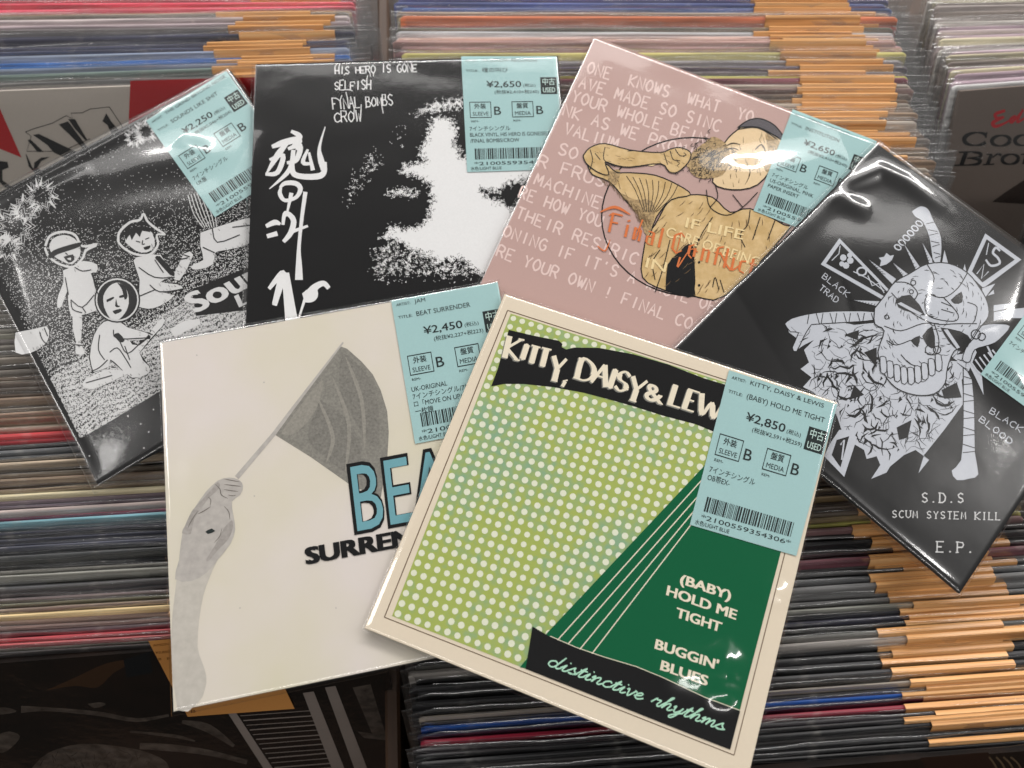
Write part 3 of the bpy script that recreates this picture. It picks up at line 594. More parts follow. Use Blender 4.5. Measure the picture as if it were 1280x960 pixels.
# --- 1: black single with white cartoon children
SPK = ink('speck_white', (196, 196, 196), .5); KW = ink('cartoon_white', (206, 206, 206), .5); BLK2 = ink('black_ink_deep', (16, 16, 17), .45, .1)
def art_children(A, P):
    def mask(X, Y):
        n = nrng.random(X.shape); row = Y + .55 * X                       # down the sleeve
        dens = .012 + .34 * np.clip((row - 330) / 180, 0, 1) ** 1.5 + .12 * np.exp(-((X - 60) / 60) ** 2 - ((Y - 330) / 50) ** 2)
        wav = .5 + .5 * np.sin(row * .9 + 3 * np.sin(X * .11)); dens = dens * (.55 + .9 * wav)
        band = (row > 505) & (row < 603); dens = np.where(band, .50 + .38 * wav, dens)
        edge = sdist(X, Y, [(-45, 262), (287, 92), (500, 390), (124, 600)]) > 2
        return (n < dens) & (row < 603) & edge
    A.cells([(-51, 267), (287, 88), (500, 400), (122, 605)], .00042, mask, SPK, 1)
    A.poly([(98, 551), (200, 489), (330, 420), (330, 500), (123, 603)], BLK2, 2)
    A.poly([(30, 575), (60, 560)][:0] or [(240, 362), (307, 335), (330, 345), (330, 385), (245, 395)], BLK2, 2)
    for x, y in ((144, 563), (118, 556), (112, 570), (180, 560), (186, 540), (160, 520), (192, 512), (176, 530), (130, 545)): A.disc((x, y), .9, SPK, 3)
    A.z = (0, 200, 3.2)
    def fig(body, lines, dark=(), white=(), w=1.3):
        A.poly([(x, y) for x, y in body], BLK2, 3, 0)
        cx = sum(p[0] for p in body) / len(body); cy = sum(p[1] for p in body) / len(body)
        A.poly([(cx + (x - cx) * .965, cy + (y - cy) * .965) for x, y in body], KW, 4, 2)
        for q in dark: A.poly(q, BLK2, 5, 2)
        for q in white: A.poly(q, KW, 6, 2)
        for l in lines: A.stroke(l, w, BLK2, 7, 3)
        xs = [p[0] for p in body]; ys = [p[1] for p in body]; inner = [(cx + (x - cx) * .93, cy + (y - cy) * .93) for x, y in body]
        for k in range(int((max(xs) - min(xs)) * (max(ys) - min(ys)) / 260)):
            x = rng.uniform(min(xs), max(xs)); y = rng.uniform(min(ys), max(ys)); q = sdist(np.array([x]), np.array([y]), inner)[0]
            if 1.5 < q < 13 and x > cx - .1 * (max(xs) - min(xs)): a = .9 + rng.gauss(0, .2); l2 = rng.uniform(5, 13); A.stroke([(x, y, .7), (x + l2 * math.cos(a), y + l2 * math.sin(a), 1.9)], 1, BLK2, 8)
    # standing child
    fig([(290, 620), (328, 615), (328, 690), (325, 735), (342, 778), (303, 778), (305, 730), (292, 680)], [[(305, 740), (330, 742)]])
    fig([(250, 440), (285, 425), (335, 400), (392, 415), (388, 448), (366, 452), (392, 520), (402, 590), (372, 612), (330, 624), (284, 630), (272, 560), (268, 525), (244, 590), (226, 588), (232, 540), (252, 490)],
        [[(372, 452), (380, 500), (402, 560)], [(285, 560), (330, 590), (378, 540)], [(285, 560), (292, 598), (330, 612)], [(330, 590), (345, 612)], [(262, 470), (275, 540)], [(300, 430), (330, 445), (366, 440)]])
    A.stroke([(182, 345, 10), (200, 305, 10), (250, 288, 10), (300, 300, 10), (330, 345, 9), (388, 338, 12), (345, 362, 10), (330, 395, 9), (292, 428, 9), (235, 415, 9), (195, 385, 9), (180, 350, 9)], 2, KW, 3, 4)
    fig([(195, 350), (208, 315), (255, 298), (298, 312), (322, 345), (322, 385), (290, 420), (245, 405), (210, 382)], [[(262, 372), (272, 380)]], [[(192, 385), (215, 362), (262, 345), (322, 330), (322, 346), (280, 362), (232, 378), (202, 395)], [(255, 388), (292, 378), (298, 400), (275, 412)]], [[(268, 396), (284, 391), (284, 402)]])
    # child with headscarf
    fig([(548, 590), (556, 480), (530, 400), (570, 382), (642, 376), (665, 420), (700, 452), (738, 372), (778, 376), (722, 482), (690, 470), (640, 490), (705, 498), (735, 515), (650, 532), (700, 545), (640, 588), (590, 600)],
        [[(556, 430), (620, 470), (700, 470)], [(620, 400), (655, 452)], [(600, 500), (640, 528), (720, 520)], [(560, 545), (620, 520)], [(645, 378), (690, 402), (752, 392)], [(735, 380), (760, 388)]], [[(620, 392), (640, 385), (700, 455), (680, 460)]])
    A.stroke([(474, 330, 10), (478, 290, 10), (520, 250, 10), (560, 240, 10), (575, 215, 8), (590, 245, 9), (625, 275, 9), (660, 298, 8), (628, 300, 8), (632, 340, 9), (600, 378, 9), (545, 378, 9), (500, 356, 9), (474, 330, 9)], 2, KW, 3, 4)
    fig([(500, 330), (505, 285), (560, 262), (610, 290), (622, 345), (590, 372), (545, 366)], [[(545, 325), (562, 330)], [(582, 318), (598, 312)], [(572, 322), (570, 338), (580, 336)]], [[(505, 322), (500, 290), (540, 268), (585, 268), (602, 290), (570, 284), (560, 310), (545, 292), (528, 322), (520, 300)], [(574, 350), (602, 342), (598, 356), (580, 360)]])
    # seated child in front with round hood
    fig([(328, 905), (332, 885), (372, 862), (430, 838), (520, 846), (480, 872), (370, 920)], [[(345, 892), (450, 862)]])
    fig([(370, 852), (355, 790), (372, 700), (412, 645), (470, 640), (512, 668), (590, 690), (604, 716), (520, 722), (560, 742), (640, 640), (662, 632), (655, 662), (560, 772), (600, 828), (592, 862), (530, 876), (478, 832), (440, 800), (430, 832)],
        [[(440, 770), (470, 752), (500, 790), (525, 832)], [(455, 680), (470, 715), (590, 712)], [(480, 725), (510, 775), (560, 735)], [(400, 700), (395, 760), (420, 800)], [(590, 690), (612, 700)], [(370, 845), (400, 830), (432, 800)], [(500, 745), (520, 800)]], [[(455, 700), (475, 692), (500, 722), (480, 730)]])
    A.disc((470, 560), 92, BLK2, 5, 28); A.disc((470, 560), 86, KW, 6, 28); A.disc((470, 560), 80, BLK2, 7, 28)
    A.poly([(418, 590), (415, 545), (440, 505), (478, 492), (510, 525), (516, 575), (500, 615), (470, 642), (440, 632)], KW, 8, 3)
    for q in ([(470, 492), (500, 505), (512, 545), (500, 560), (490, 520)], [(428, 560), (455, 548), (456, 556), (430, 570)], [(478, 545), (502, 538), (502, 548), (480, 553)], [(452, 605), (482, 596), (488, 606), (462, 618)], [(466, 555), (472, 582), (482, 584), (476, 590), (462, 586)]): A.poly(q, BLK2, 9, 2)
    # child behind on the right, feet and hand at the left
    fig([(800, 290), (850, 272), (980, 232), (1010, 240), (1010, 330), (900, 362), (862, 372), (852, 420), (800, 440), (766, 440), (770, 420), (812, 402), (800, 345)], [[(850, 275), (870, 330), (960, 300)], [(812, 350), (860, 372)], [(930, 270), (1000, 262)]])
    for k in range(7): A.stroke([(752 + 12 * k, 140 - 3 * k), (775 + 14 * k, 215), (812 + 9 * k, 270)], 1.0, KW, 3, 3)
    fig([(60, 690), (150, 672), (190, 665), (200, 700), (180, 740), (120, 775), (60, 772)], [[(160, 690), (170, 718), (185, 735)], [(178, 672), (192, 706)]])
    A.stroke([(690, 695, 34), (740, 665, 40), (800, 645, 20)], 8, KW, 3, 3)
    # spiky thorn lettering in the corner
    A.z = None; r = random.Random(3)
    for cx, cy, rr in ((18, 283, 18), (32, 262, 12), (52, 245, 14), (10, 310, 12), (182, 165, 10), (168, 172, 8)):
        for q in (.8, 1.0, 1.3):
            A.loop([(cx + math.cos(t) * rr * q * (1 + .28 * (-1) ** i * r.uniform(.4, 1)), cy + math.sin(t) * rr * q * (1 + .28 * (-1) ** i * r.uniform(.4, 1))) for i, t in enumerate([2 * math.pi * i / 22 for i in range(22)])], .75 if q != 1 else 1.2, KW, 3)
        for i in range(9): t = r.uniform(0, 6.3); A.stroke([(cx + math.cos(t) * rr * .9, cy + math.sin(t) * rr * .9, 3.2), (cx + math.cos(t + .15) * rr * 1.7, cy + math.sin(t + .15) * rr * 1.7, .4)], .8, KW, 3)
    A.text('Sounds', (246, 391), (374, 328), 27, KW, 8, .03, -.25, fit='Sounds'); A.text('Like', (300, 384), (360, 356), 16, KW, 8, .02)
single([(-51, 267), (288, 88), None, (122, 605)], .0080, BLK2, 'black single with white cartoon children and spiky lettering, leftmost of the singles', art_children,
       ('THE GRIND BEYOND NOISE', 'SOUNDS LIKE SHIT', '¥2,250', '(税抜¥2,046+税204)', ['7インチシングル', 'UK盤'], '2100559354207'),
       [(183, 151.5), (283, 89), (369, 209), (269, 272)], (.0045, .002, .003, .0045),
       [([(110, 232), (180, 208), (232, 200), (268, 192), (300, 200)], .011, .0020), ([(10, 274), (70, 240), (120, 216)], .007, .0020), ([(224, 176), (250, 192), (272, 206)], .006, .0017), ([(20, 335), (130, 292), (270, 268), (330, 270)], .030, .0038), ([(-30, 268), (140, 178), (286, 98)], .0026, .0008), ([(-40, 290), (40, 440), (118, 590)], .0026, .0009)], 1, .30)

# --- 2: black single with a high-contrast face
PW = ink('face_white', (226, 226, 226), .5)
def art_face(A, P):
    Z = lambda pts, y0: [(300 + x / 3.2, y0 + y / 3.2) for x, y in pts]
    main = Z([(760, 480), (800, 465), (850, 470), (870, 520), (862, 570), (885, 620), (930, 640), (1000, 600), (1300, 560), (1300, 1200), (940, 1090), (880, 1040), (810, 1050), (720, 1020), (640, 975), (560, 950), (600, 905), (700, 910), (745, 880), (765, 800), (755, 740), (690, 705), (640, 690), (660, 660), (740, 645), (712, 600), (740, 560), (755, 510)], 0)
    strips = [Z([(690, 455), (780, 410), (890, 392), (890, 430), (800, 440), (720, 460)], 0), Z([(580, 775), (640, 748), (712, 770), (690, 788), (620, 782)], 0)]
    grey = [Z([(450, 700), (500, 640), (540, 600), (560, 660), (500, 720), (440, 820), (425, 800)], 0), Z([(520, 1020), (600, 930), (820, 1000), (930, 1010), (1000, 1080), (900, 1120), (700, 1110), (540, 1130)], 0), Z([(760, 840), (830, 830), (880, 900), (800, 920), (760, 900)], 0), Z([(1010, 900), (1080, 860), (1100, 960), (1000, 1000)], 0), Z([(610, 560), (650, 510), (650, 590)], 0)]
    eye = Z([(970, 762), (1020, 770), (1080, 740), (1160, 715), (1160, 800), (1080, 830), (1040, 800), (1000, 790)], 0)
    nose = Z([(862, 560), (900, 540), (1000, 540), (930, 640), (880, 610)], 0)
    def mask(X, Y):
        f = np.full(X.shape, -60.0)
        f = np.maximum(f, sdist(X, Y, main))
        for q in strips: f = np.maximum(f, sdist(X, Y, q) * .9 - .5)
        f = np.minimum(f, -sdist(X, Y, eye)); f = np.minimum(f, -sdist(X, Y, nose) + 1)
        b = .5 + f / 13.0
        for q in grey: b = np.maximum(b, .47 * np.clip((sdist(X, Y, q) + 9) / 18, 0, 1))
        wn = nrng.random(X.shape); sm_ = sum(np.roll(np.roll(wn, i, 0), j, 1) for i in range(-2, 3) for j in range(-2, 3)) / 25 - .5
        ij = np.indices(X.shape); dither = ((ij[0] // 2 + ij[1] // 2) % 2) * .34 - .17
        return (b + (nrng.random(X.shape) - .5) * .62 + sm_ * 3.0 + dither * .4 > .62) & (b > .06)
    A.cells([(425, 100), (720, 100), (720, 385), (425, 385)], .00034, mask, PW, 1)
    A.z = (300, 0, 3.2); r = random.Random(8)
    for s, a, b, h in (('HIS HERO IS GONE', (380, 298), (708, 288), 31), ('SELFISH', (378, 360), (524, 358), 34), ('FINAL BOMBS', (372, 440), (612, 420), 42), ('CROW', (378, 490), (486, 486), 40)):
        pen_text(A, s, a, b, h, 1.5, PW, 3, .16, rnd=r, slash=.45, gap=.25)
    # brush characters down the left side
    for st in ([(205, 525, 10), (240, 548, 18), (212, 582, 8)], [(128, 588, 12), (180, 570, 22), (238, 560, 18), (225, 600, 6)], [(190, 572, 12), (150, 622, 20), (108, 692, 6)], [(118, 640, 8), (172, 622, 16), (150, 690, 16), (102, 697, 10)],
               [(192, 596, 10), (240, 584, 18), (226, 640, 16), (188, 652, 10)], [(214, 600, 14), (198, 680, 16), (118, 756, 3)], [(212, 640, 10), (212, 690, 18), (245, 706, 18), (310, 706, 20), (336, 690, 18), (342, 648, 8)], [(341, 508, 3), (318, 590, 10), (324, 640, 20), (338, 688, 18)],
               [(272, 598, 8), (252, 650, 14), (288, 655, 8)], [(276, 610, 8), (292, 682, 14)], [(160, 752, 8), (180, 734, 14), (222, 734, 16), (242, 756, 16), (224, 790, 12), (180, 802, 12), (160, 776, 14), (164, 752, 8)], [(206, 772, 14), (186, 866, 5)],
               [(104, 906, 12), (140, 890, 18), (162, 898, 8)], [(108, 946, 14), (150, 934, 16)], [(172, 900, 10), (182, 852, 14), (214, 880, 18), (204, 930, 18), (174, 968, 12)], [(206, 928, 12), (272, 904, 8)], [(262, 768, 14), (248, 870, 12), (236, 990, 12), (236, 1060, 20), (236, 1120, 26)],
               [(116, 1156, 12), (168, 1094, 20), (176, 1110, 14)], [(166, 1096, 16), (138, 1216, 16)], [(138, 1222, 16), (180, 1094, 18)], [(182, 1092, 24), (206, 1280, 40), (212, 1330, 40)], [(230, 1290, 5), (262, 1190, 10)], [(254, 1192, 30), (284, 1180, 46), (300, 1150, 24), (334, 1134, 18), (356, 1154, 14)]):
        A.stroke([(x, y, w * 1.22) for x, y, w in st], 2, PW, 3, 5)
    A.z = None
single([(320, 80), (697, 70), (732, 462), (305, 468)], .0118, BLK, 'black single with a stark white half-lit face and white brush characters', art_face,
       ('VA (CROW RECORDS)', '魂の叫び', '¥2,650', '(税抜¥2,410+税240)', ['7インチシングル', 'BLACK VINYL, HIS HERO IS GONE/SELFISH', '/FINAL BOMBS/CROW'], '2100559354184'),
       [(576.5, 71), (696, 71), (704, 212), (584, 215.6)], (.0018, .0018, .002, .0035), [([(322, 165), (318, 215), (313, 265)], .0035, .0012)], 2, .3)

# --- 3: pink single with rows of pale capitals and a saluting figure
PINK = ink('pink_paper', (188, 158, 151), .5, .03); PTX = ink('pink_pale_ink', (226, 202, 196), .5); TAN = two_tone('tan_ink', (194, 164, 112), (214, 186, 138), 160, .35, .65); TANS = two_tone('tan_shade_ink', (138, 118, 88), (186, 158, 114), 700, .36, .62); TANK = ink('tan_hatch_ink', (112, 90, 62), .5); ORI = ink('orange_ink', (212, 118, 66), .5); YTX = ink('pale_yellow_ink', (232, 210, 160), .5)
def art_pink(A, P):
    up = (.29, -.957)
    for s, fit, a, b in (('ONE  KNOWS  WHAT  YO', 'ONE  KNOWS  WHAT', (733, 91), (897, 141)), ('AVE MADE SO SINC', None, (723, 109), (898, 165)), ('YOUR WHOLE BEIN', 'YOUR WHOLE BE', (714, 126.5), (857, 174)), ('NK AS WE PROMI', 'NK AS WE PRO', (703, 144), (842, 191)), ('VALIUM', None, (705, 167), (770, 187)),
                         ('SO', None, (697, 192), (719, 200)), ('R FRUS', None, (672, 208), (753, 234)), ('MACHINE', None, (667, 230), (748, 261)), ('RE HOW YOU', None, (648, 247), (750, 284)), ('THEIR RESTRICT', 'THEIR RESTRIC', (644, 272), (794, 331)), ("ONING IF IT'S A WASTE OF", None, (628, 295), (892, 391)), ('RE YOUR OWN ! FINAL CO', None, (620, 320), (862, 412))):
        k = len(s) / len(fit) if fit else 1; k = (len(s) * 1.42 - .42) / (len(fit) * 1.42 - .42) if fit else 1
        pen_text(A, s, a, (a[0] + (b[0] - a[0]) * k, a[1] + (b[1] - a[1]) * k), 14.5, 2.3, PTX, 1, gap=.42, sm=3)
    A.loop([(865 + 113 * math.cos(t), 271 + 99 * math.sin(t)) for t in [2 * math.pi * i / 48 for i in range(48)]], 1.7, BLK, 2)
    A.z = (600, 0, 3.2)
    def shape(q, m, ly=3, w=1.5): A.poly(q, m, ly, 3); A.loop(q, w, BLK, ly + 1, 3)
    torso = [(670, 930), (700, 900), (760, 800), (840, 780), (930, 790), (1000, 850), (1080, 835), (1215, 900), (1225, 930), (985, 1180), (860, 1186), (740, 1162), (650, 1110), (655, 1000)]
    shape(torso, TAN); shape([(430, 660), (500, 655), (545, 690), (600, 692), (700, 702), (790, 740), (842, 780), (765, 800), (705, 870), (672, 950), (640, 870), (580, 800), (520, 730), (450, 700)], TAN, 5)
    for k in range(130):
        t = rng.random() ** .7; x = 470 + 190 * t + rng.uniform(-50, 60) * (1 - t * .7); y = 690 + 190 * t + rng.uniform(-20, 50) * (1 - t)
        if sdist(np.array([x]), np.array([y]), [(455, 700), (520, 680), (640, 720), (760, 790), (690, 870), (668, 930), (580, 800)])[0] > 4: A.stroke([(x, y, .8), (x + rng.uniform(4, 16), y + rng.uniform(12, 34), 2.6)], 1, TANK, 7)
    A.poly([(560, 770), (620, 800), (680, 800), (700, 850), (668, 945), (630, 860)], TANS, 6, 3); A.poly([(505, 690), (560, 680), (545, 740), (520, 730)], TANS, 6, 3)
    for i in range(9): A.stroke([(585 + 26 * i, 705 + 4 * i), (620 + 18 * i, 760 + 4 * i), (655 + 6 * i, 850)], .8, BLK, 7, 3)
    shape([(412, 625), (440, 592), (500, 576), (600, 602), (720, 612), (760, 598), (800, 592), (842, 612), (832, 652), (790, 690), (755, 688), (722, 656), (600, 670), (540, 662), (500, 650), (515, 700), (470, 690), (425, 655)], TAN, 8)
    for l in ([(440, 600), (450, 640), (440, 680)], [(500, 590), (495, 640), (540, 668)], [(460, 615), (480, 640)], [(760, 605), (772, 640), (800, 645)], [(780, 598), (800, 625), (825, 622)], [(735, 615), (750, 660)], [(590, 606), (620, 604)]): A.stroke(l, 1.0, BLK, 10, 3)
    # head: hat, face, beard
    shape([(960, 640), (980, 570), (1030, 520), (1100, 480), (1180, 520), (1205, 570), (1180, 650), (1110, 740), (1010, 760), (930, 730)], ink('skin_glare_ink', (226, 200, 160), .5), 5)  # head paler than the body: glare on the film put into its ink
    shape([(1030, 512), (1070, 484), (1120, 476), (1180, 505), (1225, 570), (1180, 545), (1110, 510)], ink('hat_ink', (92, 88, 92), .5), 8)
    for k in range(90):                                               # inked face: shaded cheek, eye, brow, ear and hair
        x = rng.uniform(950, 1190); y = rng.uniform(520, 750)
        if sdist(np.array([x]), np.array([y]), [(960, 640), (985, 575), (1030, 530), (1100, 495), (1175, 530), (1198, 575), (1172, 650), (1105, 730), (1010, 750), (935, 725)])[0] > 6 and rng.random() < .35 + .6 * (x > 1090 or y > 690): A.stroke([(x, y, .8), (x + rng.uniform(-4, 8), y + rng.uniform(10, 26), 2.4)], 1, TANK, 7)
    for l in ([(985, 585, 3), (1010, 574, 5), (1040, 580, 2)], [(990, 600, 2), (1012, 594, 4), (1034, 602, 2)], [(1100, 600, 3), (1125, 580, 4), (1140, 610, 4), (1120, 650, 3), (1105, 630, 2)], [(1115, 610, 2), (1126, 620, 3)], [(950, 650, 2), (938, 680, 4), (962, 690, 2)], [(1060, 640, 1), (1080, 690, 3), (1060, 740, 1)], [(1030, 520, 3), (1110, 512, 6), (1190, 560, 3)]): A.stroke(l, 2, BLK, 8, 4)
    A.poly([(1140, 540), (1196, 566), (1186, 640), (1150, 690), (1130, 650), (1150, 600)], TANS, 7, 3)
    r = random.Random(4)
    A.poly([(820, 650), (850, 610), (900, 570), (935, 548), (985, 580), (1000, 640), (970, 700), (900, 716), (850, 700)], TANS, 8, 3)
    for i in range(120): x = r.gauss(905, 45); y = r.gauss(640, 36); a = r.uniform(0, 6.3); A.stroke([(x, y), (x + 12 * math.cos(a), y + 12 * math.sin(a)), (x + 12 * math.cos(a + 1), y + 18 * math.sin(a + .6))], .9, BLK, 10)
    for l in ([(905, 760), (920, 830), (985, 862), (1050, 830), (1110, 770)], [(920, 830), (950, 790), (940, 740)], [(1050, 830), (1010, 780)], [(860, 1186), (850, 1050), (880, 950), (930, 870)], [(700, 1170), (730, 1080), (760, 960)], [(960, 1120), (975, 1170)], [(1080, 840), (1070, 900), (1040, 940), (1060, 990)], [(1120, 870), (1090, 960)], [(1180, 880), (1150, 960)], [(930, 1150), (940, 1110), (955, 1160)], [(700, 1120), (690, 1050), (720, 1000)]): A.stroke(l, 1.1, BLK, 7, 4)
    r2 = random.Random(9)
    for k in range(150):                                              # ink hatching in the folds
        x = r2.uniform(660, 1210); y = r2.uniform(800, 1170)
        if sdist(np.array([x]), np.array([y]), torso)[0] < 6: continue
        e2 = abs(math.sin(x * .021 + y * .006)); 
        if r2.random() > .25 + .6 * e2: continue
        a = 1.9 + .5 * math.sin(x * .01) + r2.gauss(0, .12); l = r2.uniform(14, 44); A.stroke([(x, y, 1), (x + l * .5 * math.cos(a), y + l * .5 * math.sin(a), 2.6), (x + l * math.cos(a + .1), y + l * math.sin(a + .1), .8)], 1, TANK, 6)
    for k in range(60):
        x = r2.uniform(440, 830); y = r2.uniform(585, 690); 
        if sdist(np.array([x]), np.array([y]), [(430, 650), (450, 600), (500, 585), (760, 605), (830, 620), (800, 680), (600, 662)])[0] > 3: A.stroke([(x, y, 1), (x + r2.uniform(8, 20), y + r2.uniform(2, 8), 2)], 1, TANK, 9)
    A.poly([(742, 1160), (750, 1060), (790, 1015), (845, 970), (858, 1050), (856, 1184), (800, 1180)], BLK, 6, 2)
    for c in ((875, 960), (876, 1050), (876, 1142)): A.disc(c, 5, BLK, 7)
    for s, a, b in (('AND', (610, 650), (700, 668)), ('IF LIFE', (820, 910), (1050, 960)), ('CARE OF BEING', (740, 945), (1110, 1070)), ('IN', (660, 1070), (740, 1090))): A.text(s, a, b, 42, YTX, 8, .01)
    BL = {'F': (1.5, [(.35, 0, .35, 1.25, 1), (.35, 1.2, 1.2, 1.25, .7), (.35, .65, .95, .7, .6), (.05, 1.0, .35, 1.25, .4)]), 'i': (.7, [(.3, 0, .3, .8, 1), (.2, 1.0, .42, 1.1, .6)]), 'n': (1.2, [(.3, 0, .3, .8, 1), (.8, 0, .8, .72, 1), (.3, .68, .8, .8, .45)]),
          'a': (1.1, [(.25, .1, .25, .5, .9), (.75, 0, .75, .8, 1), (.25, .5, .75, .5, .4), (.25, .8, .75, .8, .5), (.25, .08, .6, .0, .4)]), 'l': (.65, [(.3, 0, .3, 1.25, 1)]), 'C': (1.5, [(.3, .2, .3, 1.05, 1), (.3, 1.05, .8, 1.3, .7), (.8, 1.3, 1.15, 1.1, .5), (.3, .2, .75, -.03, .7), (.75, 0, 1.15, .25, .4), (.75, .1, .75, 1.2, .35)]),
          'o': (1.15, [(.25, .15, .25, .7, 1), (.75, .1, .75, .65, 1), (.25, .68, .6, .85, .55), (.25, .12, .6, -.03, .55)]), 'f': (.85, [(.3, 0, .3, 1.1, 1), (.3, 1.1, .75, 1.25, .6), (.05, .75, .7, .75, .5)]), 'c': (.95, [(.25, .15, .25, .7, 1), (.25, .7, .7, .8, .7), (.25, .12, .7, .05, .5)]), 't': (.8, [(.3, .1, .3, 1.1, 1), (.05, .75, .7, .75, .5), (.3, .1, .65, .02, .5)]), ' ': (.5, [])}
    tot = sum(BL[c][0] for c in 'Final Conflict'); x = 0; p0 = (500, 925); d = (600, 186); up = (14, -62)
    for c in 'Final Conflict':
        for x0, y0, x1, y1, w in BL[c][1]:
            q = [(p0[0] + d[0] * (x + xx) / tot + up[0] * yy, p0[1] + d[1] * (x + xx) / tot + up[1] * yy, w * 10.5) for xx, yy in ((x0, y0), (x1, y1))]; A.stroke(q, 3, ORI, 9)
        x += BL[c][0]
    for l in ([(480, 850, 4), (540, 830, 12), (600, 860, 5)], [(470, 985, 4), (500, 1005, 6), (520, 960, 3)], [(800, 1030, 8), (790, 1070, 6), (840, 1000, 4), (870, 1010, 5)], [(960, 1010, 6), (1000, 1080, 8), (1040, 1060, 4)], [(620, 960, 5), (650, 880, 7)]): A.stroke(l, 2, ORI, 10, 4)
    A.z = None
single([(744, 46), (1103, 181), None, (578, 404)], .0156, PINK, 'pink single with rows of pale capitals and a saluting tan figure in a circle', art_pink,
       ('FINAL CONFLICT', 'INSTITUTION', '¥2,650', '(税抜¥2,410+税240)', ['7インチシングル', 'US-ORIGINAL, PINK', 'PAPER INSERT'], '2100559354221'),
       [(990.5, 137), (1096, 177), (1047, 304), (941.5, 264)], (.0016, .002, .002, .003), [([(868, 222), (930, 226), (985, 214), (1060, 196)], .013, .0031), ([(905, 200), (930, 222), (952, 240)], .008, .0008)], 3, .6)

# --- 4: cream single with a raised flag
CRM = two_tone('cream_paper_aged', (212, 206, 184), (218, 210, 204), 11, .35, .65); FLG = two_tone('flag_print', (122, 120, 113), (146, 143, 135), 900, .3, .7, 4); ARM = two_tone('arm_print', (172, 167, 162), (188, 183, 177), 300, .3, .7); ARMD = two_tone('arm_print_dark', (150, 145, 140), (172, 167, 162), 500, .3, .7); ARMK = ink('arm_crease', (112, 106, 100), .5); BEATT = ink('title_teal', (112, 164, 174), .5, .04); FLL = two_tone('flag_print_pale', (136, 133, 125), (156, 152, 143), 900, .3, .7); FLD = two_tone('flag_print_deep', (112, 110, 104), (138, 135, 128), 900, .3, .7, 4); ARML = two_tone('arm_print_pale', (186, 181, 172), (198, 193, 184), 300, .3, .7)
def art_flag(A, P):
    A.stroke([(429, 428, 2), (365, 512, 4), (342, 543, 5), (296, 597, 6)], 4, ARM, 2)
    flag = [(426, 433), (434, 436), (452, 452), (466, 468), (476, 488), (484, 514), (486, 540), (484, 575), (476, 622), (439, 607), (415, 590), (388, 571), (343, 543), (370, 508), (400, 466)]
    A.poly(flag, FLG, 1)
    A.poly([(428, 440), (448, 456), (466, 482), (474, 520), (470, 560), (440, 520), (424, 480)], FLD, 2, 4); A.poly([(400, 500), (430, 520), (452, 560), (440, 592), (405, 570), (385, 545)], FLD, 2, 4); A.poly([(372, 512), (392, 486), (404, 476), (396, 510), (372, 540), (352, 542)], FLL, 2, 3)
    for l in ([(432, 446), (452, 500), (456, 560)], [(415, 470), (436, 530), (432, 590)], [(396, 495), (416, 545), (408, 578)]): A.stroke(l, 5, FLL, 3, 5, True)
    A.poly([(258, 614), (272, 601), (286, 597), (299, 600), (304, 608), (300, 619), (290, 627), (292, 645), (294, 662), (288, 680), (272, 700), (262, 722), (254, 745), (249, 775), (247, 808), (252, 826), (258, 845), (256, 862), (248, 878), (222, 888), (214, 800), (219, 740), (224, 700), (228, 668), (240, 640)], ARML, 1, 2)
    A.poly([(258, 614), (272, 601), (286, 597), (299, 600), (304, 608), (300, 619), (290, 627), (292, 645), (294, 662), (288, 680), (272, 700), (258, 716), (240, 726), (219, 724), (224, 700), (228, 668), (240, 640)], ARM, 2, 2)
    A.z = (210, 580, 8)
    A.poly([(170, 620), (240, 470), (340, 360), (440, 250), (500, 180), (520, 240), (420, 330), (330, 450), (260, 560), (230, 700), (140, 690)], ARMD, 3, 2); A.poly([(560, 640), (640, 560), (650, 640), (600, 760), (500, 860), (420, 960), (380, 960), (480, 800)], ARMD, 3, 2)
    for q, w in (([(560, 150), (640, 165), (720, 180)], 8), ([(560, 205), (650, 215), (735, 225)], 9), ([(560, 255), (640, 268), (705, 275)], 8), ([(600, 310), (650, 318), (680, 312)], 7), ([(470, 200), (520, 250), (535, 310), (600, 345)], 9), ([(300, 500), (360, 470), (430, 425)], 9), ([(400, 330), (430, 360), (420, 420)], 7), ([(560, 420), (610, 480), (620, 560)], 7), ([(200, 640), (240, 560), (300, 470)], 8), ([(540, 640), (520, 720), (460, 790)], 7)): A.stroke(q, w / 8, ARMK, 4, 3, True)
    A.poly([(375, 678), (400, 660), (440, 645), (475, 670), (440, 690), (400, 700)], LBLK, 5)
    A.z = None
    up = (-.115, -.993)
    P0, P1 = (447, 664), (612, 633)
    A.text('BEAT', (445.5, 666.5), (613.5, 635), 91, BLK, 5, .030, 0, up); A.text('BEAT', P0, P1, 86, BEATT, 6, -.006, 0, up)
    A.text('SURRENDER', (384.5, 705), (588, 667), 21, BLK, 6, .045, 0, up)
    for x, y in ((246, 444), (318, 620), (330, 478), (300, 760), (420, 760)): A.disc((x, y), 1, ARM, 1)
single([(200, 429), (622, 354), None, (217, 889)], .0194, CRM, 'cream single with a hand waving a grey flag and teal title', art_flag,
       ('JAM', 'BEAT SURRENDER', '¥2,450', '(税抜¥2,227+税223)', ['UK-ORIGINAL', '7インチシングル/7枚組', 'ロ「MOVE ON UP」カバー', '一枚鏡'], '2100559354290'),
       [(489, 376), (622, 353), (654, 529), (519, 555)], (.0035, .002, .0022, .0022), [([(205, 640), (212, 760), (219, 860)], .0025, .0006)], 4, .7)

